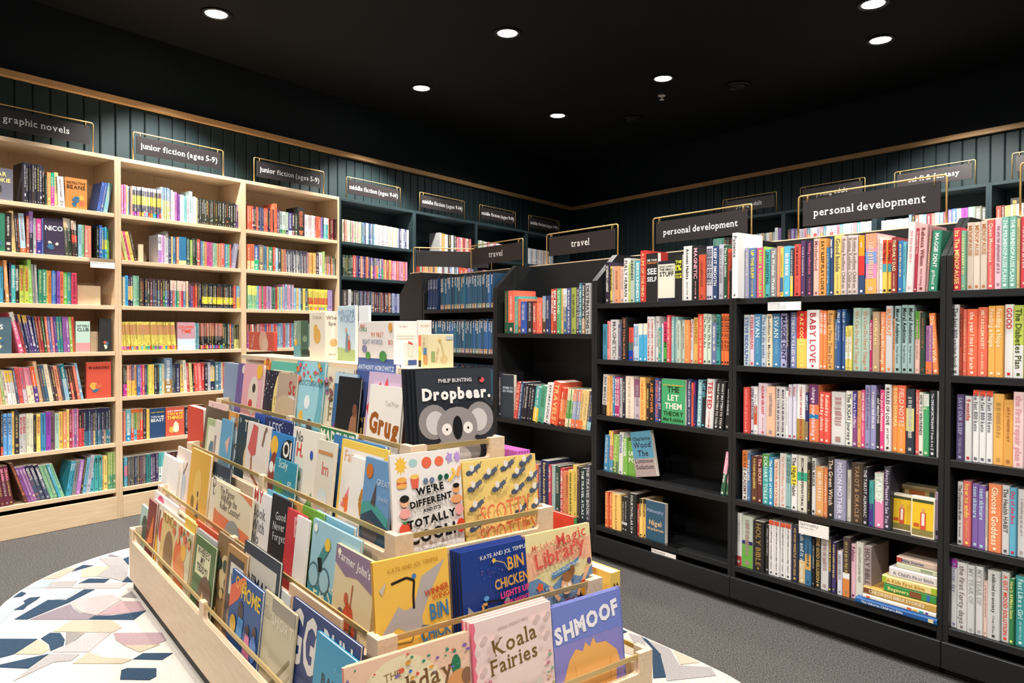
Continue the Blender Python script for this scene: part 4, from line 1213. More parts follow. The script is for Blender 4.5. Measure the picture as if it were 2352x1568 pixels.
LEAN = radians(6)
PLACED = {}
def pocket_z(k):
    return TZ + k * DZ - .098
def pocket_slot(key, a, b, layer, th):
    """depth in the pocket: behind every book already standing in front over the same stretch"""
    d = .006 + layer * .009
    for a2, b2, l2, d2, t2 in PLACED.setdefault(key, []):
        if l2 < layer + 1e-6 and a < b2 - .002 and b > a2 + .002:
            d = max(d, d2 + t2 + .0012)
    PLACED[key].append((a, b, layer, d, th))
    return d
def side_book(k, tl, tr, layer, col, prims, label, th=.008, spine=None, lean=LEAN, hmax=.36):
    zf = pocket_z(k)
    yt = k * INS + BT + .006 + layer * .009 + .26 * sin(lean)
    (a, za), (b, zb) = t_side(*tl, yt), t_side(*tr, yt)
    b = max(b, a + .08)
    y0 = k * INS + BT + pocket_slot(k, a, b, layer, th)
    yt = y0 + .26 * sin(lean)
    (a, za), (b, zb) = t_side(*tl, yt), t_side(*tr, yt)
    b = max(b, a + .08)
    b = min(b, TL - k * INS - BT - .062)
    lean = max(.0, min(lean, math.atan((.083 - (y0 - k * INS - BT) - th) / .307)))
    h = min(hmax, max(.12, ((za + zb) / 2 - zf) / cos(lean)))
    M = TM @ Matrix.Translation((a, y0, zf + .001 + th * sin(lean))) @ Matrix.Rotation(-lean, 4, 'X')
    return picture_book(M, b - a, h, th, col, prims, label, spine)
def front_book(k, tl, tr, layer, col, prims, label, th=.009, spine=None, lean=LEAN, w=None):
    x0 = TL - k * INS - BT - .008 - layer * .0125
    zf = pocket_z(k)
    xt = x0 - .26 * sin(lean)
    (a, za), (b, zb) = t_front(*tl, xt), t_front(*tr, xt)
    h = min(.36, max(.12, ((za + zb) / 2 - zf) / cos(lean)))
    M = TM @ Matrix.Translation((x0, a, zf + .001 + th * sin(lean))) @ Matrix.Rotation(pi / 2, 4, 'Z') @ Matrix.Rotation(-lean, 4, 'X')
    return picture_book(M, w or (b - a), h, th, col, prims, label, spine)

def scatter(n, cols, u0, v0, u1, v1, r0, r1, seed):
    rnd = random.Random(seed)
    out = []
    for j in range(n):
        r = rnd.uniform(r0, r1)
        out.append(('e', rnd.uniform(u0, u1), rnd.uniform(v0, v1), r, r * rnd.uniform(.5, 1), rnd.choice(cols)))
    return out
def burst(u, v, r, n, col, asp=1):
    return ('p', [(u + (r if j % 2 else r * .6) * cos(pi * j / n), v + (r if j % 2 else r * .6) * asp * sin(pi * j / n)) for j in range(2 * n)], col)

# ---- front row of each tier
KOALA = [('r', 0, 0, 1, 1, '24272e'), ('p', [(0, .55), (.2, .72), (.5, .66), (.8, .74), (1, .6), (1, 1), (0, 1)], '31353d'),
         ('e', .2, .50, .19, .19, '8d8787'), ('e', .81, .50, .19, .19, '8d8787'), ('e', .22, .49, .12, .13, 'c9c3c2'), ('e', .79, .49, .12, .13, 'c9c3c2'),
         ('e', .5, .2, .30, .2, '817b7b'), ('e', .5, .43, .27, .23, '928b8b'), ('e', .36, .42, .065, .065, 'ece4e0'), ('e', .64, .42, .065, .065, 'ece4e0'),
         ('e', .36, .42, .013, .013, '1a1a1a'), ('e', .64, .42, .013, .013, '1a1a1a'), ('e', .5, .43, .065, .13, '16161a'), ('e', .5, .14, .16, .12, 'b9b2b1'),
         ('t', 'Dropbear.', .52, .71, .15, 'f6ece8', 'heavy'), ('t', 'PHILIP BUNTING', .5, .87, .042, 'd8cfcc', 'bold'), ('e', .86, .88, .035, .03, 'd8575a'), ('e', .835, .9, .02, .02, '1a1a1a')]
for j in range(3, -1, -1):
    front_book(3, (955 - j * 9.5, 852 - j * .8), (1128 - j * 9, 845.5 - j * .5), j * .85, '22252b', KOALA if j == 0 else [('r', 0, 0, 1, 1, '24272e')],
               'charcoal picture book with grey koala cover, front copy' if j == 0 else 'charcoal koala picture book copy, %s behind the front one' % ['', 'first', 'second', 'third'][j], th=.0088, spine='16181c')
CRIT = []
rc = random.Random(3)
for j, (u, v) in enumerate([(.15, .9), (.6, .9), (.86, .93), (.36, .84), (.74, .8), (.14, .72), (.93, .74), (.45, .68), (.14, .5), (.7, .62), (.95, .6), (.12, .28), (.72, .38), (.95, .42), (.1, .08), (.93, .16)]):
    CRIT += [('l', [(u - .07, v - .035), (u, v), (u + .08, v + .05)], .05, '5a6376'), ('e', u - .075, v - .03, .032, .028, '4e566a'), ('e', u - .03, v + .025, .03, .036, 'e6e0d4'),
             ('l', [(u + .08, v + .05), (u + .1, v + .09)], .008, '3a4050'), ('l', [(u - .03, v - .03), (u - .035, v - .06)], .01, '3a4050'), ('l', [(u + .03, v), (u + .035, v - .035)], .01, '3a4050')]
COOL = [('r', 0, 0, 1, 1, 'efe8e2'), burst(.14, .90, .09, 10, 'f2c04a'), ('e', .31, .91, .06, .05, 'a9ccc8'), ('e', .5, .90, .07, .07, 'e86a4c'), ('e', .68, .90, .065, .06, 'ee7350'), burst(.83, .92, .06, 5, 'b59ad2'), burst(.95, .92, .06, 9, 'c09ad8'),
        ('e', .14, .77, .07, .035, 'eeb055'), ('r', .07, .73, .21, .745, 'd85a4a'), ('e', .14, .715, .07, .03, 'eeb055'), ('p', [(.26, .78), (.38, .78), (.36, .68), (.28, .68)], 'e86450'), ('e', .32, .785, .06, .03, 'f2c860'),
        ('e', .47, .735, .035, .035, '6a7a94'), ('e', .56, .735, .035, .035, '6a7a94'), ('e', .68, .75, .035, .035, '1f5a40'), ('e', .77, .75, .035, .035, '1f5a40'), ('l', [(.86, .82), (.89, .77), (.84, .72), (.8, .71)], .035, 'f2c84a'), ('l', [(.93, .74), (.98, .83)], .05, 'f0a860'),
        ('e', .16, .57, .06, .06, 'efb48a'), ('e', .16, .6, .065, .045, '222222'), ('e', .16, .47, .075, .06, 'f0a8a0'), ('e', .9, .62, .05, .05, 'e8a06a'), ('e', .9, .53, .09, .05, 'e8a06a'), ('e', .9, .655, .05, .03, '1c1c1c'),
        ('e', .15, .33, .08, .08, 'e2553e'), ('p', [(.1, .4), (.2, .4), (.15, .37)], '3f8a55'), ('e', .93, .43, .06, .07, 'efa2a0'), ('e', .94, .28, .06, .09, 'd8452e'), ('e', .16, .17, .07, .06, 'f0a868'), ('e', .16, .22, .065, .04, 'a9ccc8'),
        ('t', "WE'RE", .52, .63, .085, '171717', 'heavy', 6), ('t', 'DIFFERENT', .53, .53, .078, '171717', 'heavy', 6), ('t', "AND IT'S", .53, .465, .04, '171717', 'heavy', 5), ('t', 'TOTALLY', .53, .355, .095, '171717', 'heavy', 6), ('t', 'COOL!', .53, .205, .14, '171717', 'heavy', 5), ('t', 'CAMEY YEH', .55, .1, .04, '2a2a2a', 'sans', 3), ('e', .12, .03, .09, .05, '222222'), ('e', .9, .05, .09, .09, '2a2a2a')]
front_book(2, (897, 1053), (1058, 1027), .2, 'efe8e2', COOL, 'white picture book with bold black WE\'RE DIFFERENT lettering', th=.010, spine='d8d0c8')
front_book(2, (1061, 1066), (1229, 1041), .6, 'f0cf7c', [('r', 0, 0, 1, 1, 'f0cf7c')] + CRIT + [('t', 'SCOTTY', .5, .31, .12, 'e8744c', 'sans', 5, 1.6), ('t', 'AND', .2, .2, .06, 'e8a080', 'sans', 5), ('t', 'SCOTTIES', .52, .07, .12, 'e8744c', 'sans', 5, 1.6)],
           'yellow picture book patterned with small grey dogs', th=.014, spine='d8b050')
IBIS = [('r', 0, 0, 1, 1, 'eebd52'), ('p', [(.05, .3), (.3, .55), (.38, .5), (.5, .52), (.62, .78), (.95, .9), (.72, .6), (.6, .4), (.62, .3), (.4, .3), (.28, .36), (.14, .3)], 'b5aaa6'), ('p', [(.6, .33), (.74, .3), (.66, .26), (.56, .28)], '6a6a80'),
        ('l', [(.5, .5), (.5, .62), (.52, .76), (.42, .8), (.22, .77)], .03, '2a201a'), ('e', .52, .8, .03, .03, '4a7ab8'), ('l', [(.5, .3), (.45, .2), (.2, .22)], .012, '6a5a30'), ('l', [(.6, .28), (.62, .18), (.45, .04)], .012, '6a5a30'),
        ('p', [(.06, .74), (.16, .8), (.1, .68)], 'c9bcae'), ('p', [(.05, .1), (.2, .14), (.1, .02)], 'c9bcae'),
        ('t', 'KATE AND JOL TEMPLE', .52, .89, .045, 'b98e30', 'sans', 3), ('t', 'WINNER', .82, .6, .07, 'c8502a', 'bold', 8, 1.2), ('t', 'WING', .87, .54, .07, 'c8502a', 'sans', 8), ('t', 'BIN', .84, .36, .12, '3f7ab0', 'bold', 3, 1.5), ('t', 'CHICK', .78, .18, .12, '3f7ab0', 'bold', 3, 1.6), ('t', 'DINNER', .76, .02, .12, '3f7ab0', 'bold', 3, 1.5)]
front_book(1, (857, 1300), (1029, 1256), .2, 'eebd52', IBIS, 'yellow picture book with long-beaked grey bird cover', th=.012, spine='c9922e')
NIGHT = [('r', 0, 0, 1, 1, '1f3c86')] + scatter(40, ['5a4a9a', '3a5ab0', '8a5a9a'], .22, .62, .62, .93, .006, .012, 4) + [('p', [(.05, .42), (.02, .2), (.15, .08), (.35, .05), (.55, .1), (.68, .3), (.66, .45), (.5, .28), (.35, .24), (.2, .28)], 'a8a2a6'), ('e', .3, .12, .14, .1, 'c9c2c0'),
         ('l', [(.35, .12), (.28, .3), (.34, .42), (.55, .4), (.62, .32)], .03, '191a26'), ('e', .32, .46, .04, .03, '5a9ad0'), ('l', [(.3, .18), (.32, .24), (.27, .3), (.26, .4), (.33, .4)], .035, 'e0a05a'), ('l', [(.38, .18), (.62, .14)], .03, 'e0955a'), burst(.46, .85, .035, 5, 'e8c040'), ('l', [(.47, .85), (.62, .8), (.68, .7)], .01, 'd8b060'),
         ('t', 'KATE AND JOL TEMPLE', .62, .9, .05, 'f0ead8', 'sans', 3), ('t', 'BIN', .8, .72, .12, 'dba24a', 'bold', 4, 1.3), ('t', 'CHICKEN', .72, .54, .12, 'dba24a', 'bold', 4, 1.4), ('t', 'LIGHTS UP', .76, .43, .08, 'dd3f78', 'heavy', 4, 1.2), ('t', 'THE NIGHT', .78, .34, .06, 'dd3f78', 'heavy', 4)]
for j in range(3, -1, -1):
    front_book(1, (1057 - j * 7, 1270 - j * 2), (1206 - j * 3, 1240 - j * 3), .2 + j * .85, '1f3f92', NIGHT if j == 0 else [('r', 0, 0, 1, 1, '1f3c86')],
               'deep blue picture book with crescent bird cover, front copy' if j == 0 else 'deep blue crescent bird book copy, %s behind the front one' % ['', 'first', 'second', 'third'][j], th=.0085, spine='16244e')
LIBR = [('r', 0, 0, 1, 1, 'e8d9a0'), ('p', [(0, .45), (.3, .6), (.65, .62), (1, .58), (1, .85), (0, .8)], 'efb590'), ('p', [(0, 0), (1, 0), (1, .5), (.8, .4), (.55, .48), (.35, .36), (.15, .5), (0, .48)], '6f8fb4'), ('p', [(0, 0), (1, 0), (1, .14), (.7, .2), (.4, .1), (.1, .2), (0, .14)], '7a3a4a')] + scatter(14, ['9ac0d0', '4a6a9a', '8ab0c8'], .05, .1, .95, .45, .015, .04, 9) + [
        ('p', [(.34, .52), (.7, .6), (.78, .64), (.77, .58), (.68, .53), (.35, .45)], '5a88b4'), ('t', 'OCEAN ADVENTURE', .56, .525, .036, 'f2efe0', 'sans', 9), ('e', .56, .34, .085, .1, 'e8b48c'), ('e', .58, .44, .08, .06, '9a6a42'), ('e', .66, .5, .04, .06, '8a5a36'), ('l', [(.3, .38), (.44, .2)], .05, 'e8b48c'), ('l', [(.72, .2), (.92, .5)], .05, 'e8b48c'), ('e', .53, .33, .025, .025, 'f4f0ea'), ('e', .6, .34, .025, .025, 'f4f0ea'),
        burst(.16, .4, .06, 5, 'e0603a'), burst(.14, .2, .06, 5, 'e8743a'), ('e', .85, .24, .08, .08, 'e0a030'), ('e', .83, .32, .06, .04, 'c83a2a'), ('e', .93, .56, .035, .04, '5a3a6a'), ('e', .56, .1, .1, .1, '6a3a5a'),
        ('t', 'Mr Luke\'s', .25, .83, .06, 'd86a5a', 'serif', 5), ('t', 'Magic', .68, .84, .13, 'd8574e', 'serif', 8), ('t', 'Library', .5, .66, .165, 'd8574e', 'serif', 8)]
front_book(1, (1206, 1235), (1354, 1198), .3, 'e8d9a0', LIBR, 'pastel sunset picture book titled Magic Library', th=.011, spine='b58a8a')
BIRTH = [('r', 0, 0, 1, 1, 'ecc4a8'), ('e', .42, .5, .38, .4, 'ecdcb4'), ('t', 'THE', .36, .8, .05, '9a7a4a', 'serif', 4), ('t', 'Birthday', .5, .64, .13, '7a5530', 'serif', 5), ('t', 'Comic Book', .5, .51, .095, 'b07a50', 'serif', 5), ('e', .88, .76, .04, .07, '2f7a55'), ('e', .9, .55, .12, .14, 'd8965a'), ('e', .97, .64, .05, .06, '8a6248'), ('e', .74, .4, .07, .09, '5a8a6a'), ('e', .15, .4, .1, .12, 'd88a7a')] + scatter(26, ['3f8a6a', 'd8604a', '8a6aa8', '4a7ac0', 'e0a040'], .02, .75, .98, .98, .008, .022, 12)
for j in range(1, -1, -1):
    front_book(0, (792 + j * 8, 1534 - j * 3), (1078, 1458 - j * 3), .2 + j * .9, 'ecc4a8', BIRTH if j == 0 else [('r', 0, 0, 1, 1, 'ecc4a8')], ['peach picture book lettered Birthday Comic Book, cut by the bottom edge', 'peach birthday book copy just behind the front copy'][j], th=.010, spine='e07a6a')
KOF = [('r', 0, 0, 1, 1, 'ecd2cc'), ('p', [(0, 0), (.03, 0)] + [(.045 if q % 2 else .02, q / 16) for q in range(1, 16)] + [(.03, 1), (0, 1)], 'e8748a'), ('t', 'Koala', .52, .7, .155, '7a5a26', 'serif', 6), ('t', 'Fairies', .5, .545, .145, '7a5a26', 'serif', 5), ('t', 'ANNA PIGNATARO', .5, .89, .03, 'c0a4a0', 'sans', 4),
       ('e', .36, .24, .12, .11, 'd4ccc4'), ('e', .25, .3, .05, .05, 'd9d2ca'), ('e', .47, .32, .05, .05, 'd9d2ca'), ('e', .68, .26, .12, .11, 'd4ccc4'), ('e', .58, .34, .05, .05, 'd9d2ca'), ('e', .79, .34, .05, .05, 'd9d2ca'), ('p', [(.55, .15), (.82, .15), (.88, 0), (.5, 0)], 'ead58a'), ('p', [(.26, .12), (.46, .12), (.5, 0), (.22, 0)], 'e8a8b0'), ('e', .38, .22, .02, .03, '3a3434'), ('e', .68, .24, .02, .03, '3a3434')] + scatter(16, ['8ab08a', 'c87a8a', 'e0b070'], .1, .02, .2, .5, .012, .025, 5) + scatter(16, ['8ab08a', 'c87a8a', 'e0b070'], .88, .02, .97, .6, .012, .025, 6) + [('e', a, b, .035, .035, 'd9bcb8') for a, b in ((.12, .85), (.26, .83), (.2, .7), (.78, .9), (.92, .9), (.9, .74), (.1, .6))]
for j in range(2, -1, -1):
    front_book(0, (1086 - j * 9, 1430 - j * 4), (1268 - j * 6, 1387 - j * 4), .2 + j * .9, 'ecd2cc', KOF if j == 0 else [('r', 0, 0, 1, 1, 'ecd2cc')], ['pale pink picture book lettered Koala Fairies, front copy', 'pale pink fairies book copy, first behind the front one', 'pale pink fairies book copy, second behind the front one'][j], th=.009, spine='e8748a')
SHM = [('r', 0, 0, 1, 1, '8a86c8'), ('r', 0, .62, 1, 1, '7484cc'), ('r', 0, .0, 1, .3, '9a86c4'), ('p', [(.12, .05), (.1, .25), (.2, .45), (.3, .54), (.4, .5), (.44, .58), (.5, .52), (.56, .6), (.6, .53), (.74, .52), (.9, .4), (.95, .25), (.88, .22), (.86, 0), (.2, 0)], 'eeb062'), ('l', [(.3, .1), (.28, .38)], .012, 'e0a050'), ('l', [(.78, .12), (.8, .36)], .012, 'e0a050'),
       ('t', 'SHMOOF', .5, .7, .16, 'f2eff2', 'heavy', 8, 1.1)]
for j in (1, 0):
    front_book(0, (1269 + j * 4, 1395 - j * 6), (1424 + j * 3, 1355 - j * 4), .2 + j * .9, '7c84ca', SHM if j == 0 else [('r', 0, 0, 1, 1, '7484cc')], ['violet picture book lettered SHMOOF with orange furry shape', 'violet picture book copy behind the SHMOOF cover'][j], th=.0095, spine='5a66b0')

# ---- long left side, tier by tier: (top-left px, top-right px, layer, colour, art, label, thickness, spine)
S3 = [((524, 836), (562, 838), 2, '8aa3c4', [], 'thick sky blue book at the far end of the top tier', .03, '8aa3c4'),
      ((548, 837), (575, 840), 1, '6a5a9a', [('e', .5, .9, .12, .12, 'e8e0d0')], 'narrow purple book beside the sky blue one', .02, '6a5a9a'),
      ((562, 838), (606, 841), .2, 'e8aab4', [('e', .6, .5, .26, .34, 'e2d2c4'), ('e', .62, .62, .08, .08, '2a2a2a'), ('e', .5, .36, .1, .08, 'c83a3a'), ('e', .84, .9, .14, .14, 'efb83a')], 'pink picture book with a speckled puppy cover', .012, 'dd9aaa'),
      ((606, 830), (640, 833), 2, 'e0a83a', [('t', 'Pe', .4, .85, .3, 'b0502a')], 'mustard book behind the moon cover', .01, 'c98a2a'),
      ((622, 832), (682, 836), 1.6, '5fb8a6', [('r', .12, .1, .9, .88, 'ece6d2')], 'teal framed cream picture book', .01, '4aa090'),
      ((609, 852), (668, 858), .9, '141c30', [('e', .95, .48, .52, .62, 'ecd68a'), ('t', "You're", .72, .45, .14, 'b89a4a', 'serif')] + scatter(24, ['dfe4ea'], .05, .5, .6, .98, .008, .014, 7), 'dark night picture book with a big pale moon', .009, '10162a'),
      ((641, 858), (684, 862), .2, 'b7a08c', [('e', .8, .4, .4, .34, 'dcd4cc'), ('p', [(0, .55), (.4, .66), (1, .6), (1, .35), (0, .3)], 'c9b090'), ('t', 'St', .8, .68, .26, 'b8382e', 'serif')], 'taupe picture book with a pale dog and red letters', .009, 'a08a78'),
      ((681, 830), (745, 836), .6, '6fb2c4', [('e', .5, .6, .38, .62, '9cd0dc'), ('t', 'THE OCTONAUTS', .5, .7, .085, '3a6a7a', 'serif'), ('e', .5, .5, .1, .1, 'eef2f2'), ('e', .32, .3, .08, .1, 'e8b84a'), ('e', .65, .22, .1, .1, '4a4a5a'), ('e', .3, .12, .08, .08, 'e0a060')] + scatter(22, ['e8743a', '6aa04a', 'e0a83a', 'd85a6a'], .02, .75, .98, .98, .02, .06, 8) + scatter(10, ['6aa04a', '3a8a9a', 'e0a83a'], .02, .02, .98, .2, .02, .05, 9), 'turquoise sea picture book with an arched frame', .010, '4a90a4'),
      ((746, 844), (812, 849), .9, 'e2d6bc', [('t', 'PI', .35, .5, .2, '8a7a50', 'serif'), ('t', 'FI', .35, .34, .2, '8a7a50', 'serif')] + scatter(40, ['b07a9a', '6a8aa0', 'c8a050', '8a5a5a'], .02, .6, .98, .98, .02, .06, 10), 'cream picture book with a floral top', .009, 'c9b8a0'),
      ((771, 857), (822, 862), .55, '3a6a9a', [('p', [(0, .3), (.5, .5), (1, .35), (1, 0), (0, 0)], '7a4a8a'), ('r', 0, .86, 1, 1, 'b8ccd8')], 'blue and violet book with a pale top band', .008, '2a4a7a'),
      ((779, 866), (830, 871), .1, '161c20', [('p', [(.6, .2), (.7, .5), (.95, .6), (1, .2)], '9a6a50'), ('p', [(0, 0), (1, 0), (1, .16), (.5, .22), (0, .14)], 'dfe4e8'), ('e', .85, .6, .1, .12, '7a4a3a')], 'near-black picture book with a splashing child', .008, '10161a'),
      ((819, 832), (905, 841), 1.2, '4a5a94', [('r', 0, .9, 1, 1, '5a70a8'), ('t', 'ANTHONY HOROWITZ', .5, .925, .075, 'dce2ec'), ('p', [(0, .1), (.3, .5), (.35, .8), (.45, .5), (.8, .3), (1, .5), (1, 0), (0, 0)], '2a2a4a'), ('t', 'GR', .3, .2, .28, 'e8c86a', 'serif')], 'blue book with a castle silhouette and gold letters', .02, '3a4a80'),
      ((847, 855), (921, 862), .75, 'c9b0cc', [('p', [(0, .6), (.4, .9), (.45, .8), (.1, .5)], 'c83a4a'), ('p', [(.3, .62), (.6, .95), (.65, .85), (.4, .5)], 'd8505a'), ('t', 'The', .85, .7, .1, '7a6a9a', 'serif')], 'pastel picture book with red chillies', .009, 'b09ab8'),
      ((852, 885), (928, 893), .1, 'efe8e0', [('t', 'Ted Prior', .72, .76, .07, 'c0b4a8', 'sans'), ('t', 'Grug', .52, .4, .32, 'a05a20', 'heavy', -4, 1.1), ('t', 'stories', .5, .2, .06, 'e8c0b0', 'sans'), ('p', [(.3, .03), (.42, .03), (.36, .14)], 'e8b83a')], 'white picture book with large brown lettering', .010, 'ddd4ca')]
S2 = [((444, 935), (480, 939), 2.2, 'd8452e', [], 'thick plain red-orange book at the far end', .035, 'd8452e'),
      ((481, 925), (522, 931), 1.8, 'ecc9c4', [('t', 'Fortune', .5, .84, .12, 'b07a7a', 'sans')], 'pale pink book peeking above the second tier', .008, 'ddb8b4'),
      ((474, 939), (530, 945), 1.2, '5a4a3a', [('r', .3, .3, .98, .8, 'b0733a'), ('r', .4, .55, .55, .7, 'e0b060'), ('r', .65, .55, .8, .7, 'e0b060')], 'brown picture book with lit house windows', .009, '3a3a30'),
      ((480, 965), (512, 969), .5, 'a9b98a', [('r', .14, .1, .86, .86, 'e2dcc8'), ('e', .5, .34, .22, .24, '5a7a8a')], 'pale green framed picture book', .01, '8aa070'),
      ((498, 967), (512, 969), .1, 'e4dcd0', [('r', .1, .1, .4, .7, '9a8a8a')], 'narrow white picture book with grey strip', .008, 'd0c4b8'),
      ((512, 965), (536, 969), .1, '62a6cc', [('p', [(.5, .6), (.9, .75), (.8, .4)], 'e8b8b0')], 'sky blue picture book beside the orange-edged one', .008, '5090b8'),
      ((527, 949), (566, 955), .8, 'c9d2d0', [('r', 0, 0, .14, 1, 'e8a04a'), ('r', 0, .93, 1, 1, 'e8a04a'), ('t', 'AL', .6, .74, .3, 'b8743a', 'serif'), ('l', [(.5, .2), (.7, .4), (.5, .5), (.8, .6)], .03, '4a4a4a')], 'grey picture book with orange edge and letters', .01, 'e8a04a'),
      ((549, 956), (592, 963), .4, '1c3c4a', [('e', .95, .38, .5, .4, 'e8c88a'), ('t', 'The', .6, .78, .2, 'e2dcc4', 'serif'), ('e', .14, .92, .05, .05, '8a9a9a')], 'dark teal picture book with a yellow sun', .009, '14303c'),
      ((571, 970), (621, 983), .0, 'e4dad2', [('p', [(.1, .6), (.28, .98), (.5, .95), (.48, .55), (.3, .5)], 'cf5f5c'), ('l', [(.3, .5), (.35, .25), (.7, .12)], .06, '9a5a40'), ('l', [(.75, .7), (.82, .92), (.9, .97)], .07, '8a6a58'), ('t', 'DANCING', .5, .03, .09, '8a8078', 'sans')], 'white picture book with a red-winged bird', .009, 'cfc4bc'),
      ((585, 954), (668, 968), 1.8, '2f55a8', [], 'royal blue book behind the bird cover', .009, '264690'),
      ((608, 962), (673, 975), 1.3, '1c2c5e', [('t', 'LESS', .4, .8, .16, 'c4cce0', 'sans')] + scatter(16, ['c4cce0'], .05, .5, .95, .98, .01, .018, 13), 'navy starry picture book in the second tier', .009, '16244e'),
      ((622, 995), (676, 1003), .5, '2a82c2', [('e', .26, .8, .16, .16, 'e8b43a'), ('e', .85, .74, .3, .22, '16161a'), ('t', 'OI', .8, .69, .24, 'f0ece4'), ('e', .3, .3, .2, .44, '8a3a34'), ('e', .22, .48, .09, .09, 'f0ece4'), ('e', .42, .48, .09, .09, 'f0ece4')], 'bright blue picture book with a brown big-eyed creature', .009, '2068a0'),
      ((640, 1056), (690, 1064), .0, '2f8fa8', [('t', 'Scaly', .4, .82, .14, 'e4f0ea', 'sans'), burst(.3, .4, .3, 7, '5aa04a', .6), ('t', 'on', .75, .5, .12, 'e4f0ea', 'sans')], 'small teal picture book with a spiky plant', .007, '227a90'),
      ((674, 985), (742, 996), .8, 'e9e2d4', [('t', 'No', .25, .84, .13, '3a3a3a', 'serif'), ('t', 'H.', .3, .66, .18, 'd84a34', 'bold'), ('p', [(.1, .34), (.35, .5), (.4, .4)], '5a9a4a'), ('e', .25, .2, .14, .2, 'dcd0a8'), ('p', [(.1, .05), (.5, .14), (.4, .02)], '2a2a2a'), ('e', .7, .72, .05, .06, '3a5ab0'), ('p', [(.6, .1), (.8, .3), (.85, .1)], '6aa05a')], 'white picture book with green leaves and a red H', .009, 'd8cfc0'),
      ((740, 982), (822, 997), 1.5, 'e0dccc', [('r', 0, .82, 1, 1, '2f7a4a'), ('t', 'MADELINE', .5, .86, .15, 'eeeada', 'heavy')], 'picture book with MADELINE on a green band', .009, '2f6a44'),
      ((731, 1013), (772, 1019), .3, 'dcd4c4', [('t', 'Im', .55, .6, .3, 'c85a4a', 'sans'), ('e', .5, .3, .3, .3, 'cfd8dc'), ('r', .1, .84, .9, .88, 'c98a5a')], 'cream picture book with a glass jar cover', .009, 'c9c0b0'),
      ((766, 1003), (882, 1025), 1.1, '3a78b4', [('e', .3, .3, .12, .3, '2a5a94')], 'blue hardback behind the yellow-framed cover', .014, '2f6aa4'),
      ((785, 1013), (890, 1034), .55, 'efc858', [('r', .06, .04, .94, .92, 'efe6de'), ('t', 'Fancy', .3, .78, .11, 'e0a070', 'serif'), ('p', [(.1, .3), (.35, .64), (.4, .3)], 'e88a9a'), burst(.25, .34, .12, 8, 'e8743a')], 'yellow-framed white picture book with pink drawings', .010, 'd8ae40'),
      ((810, 1053), (876, 1066), .25, 'efe9e2', [('l', [(.5, .35), (.42, .5), (.5, .65), (.62, .66)], .1, 'c08030')], 'white picture book with a striped orange ring', .008, 'd8d0c6'),
      ((841, 1052), (903, 1066), .0, '6a94be', [('p', [(0, .42), (.4, .5), (1, .38), (1, 0), (0, 0)], '2f4a5c'), ('p', [(0, .36), (.4, .46), (1, .32), (1, .42), (.4, .56), (0, .5)], '4a9a94'), ('p', [(.34, .52), (.5, .76), (.52, .5)], '54484a'), ('e', .4, .22, .3, .2, '5c5254'), ('e', .22, .86, .13, .13, 'c8702e'), ('t', 'GREAT', .75, .74, .13, 'c4d4e4', 'sans'), ('t', 'SHARK', .8, .58, .2, 'b0c8de', 'sans')], 'blue shark picture book with a bronze medal', .009, '4a708e')]
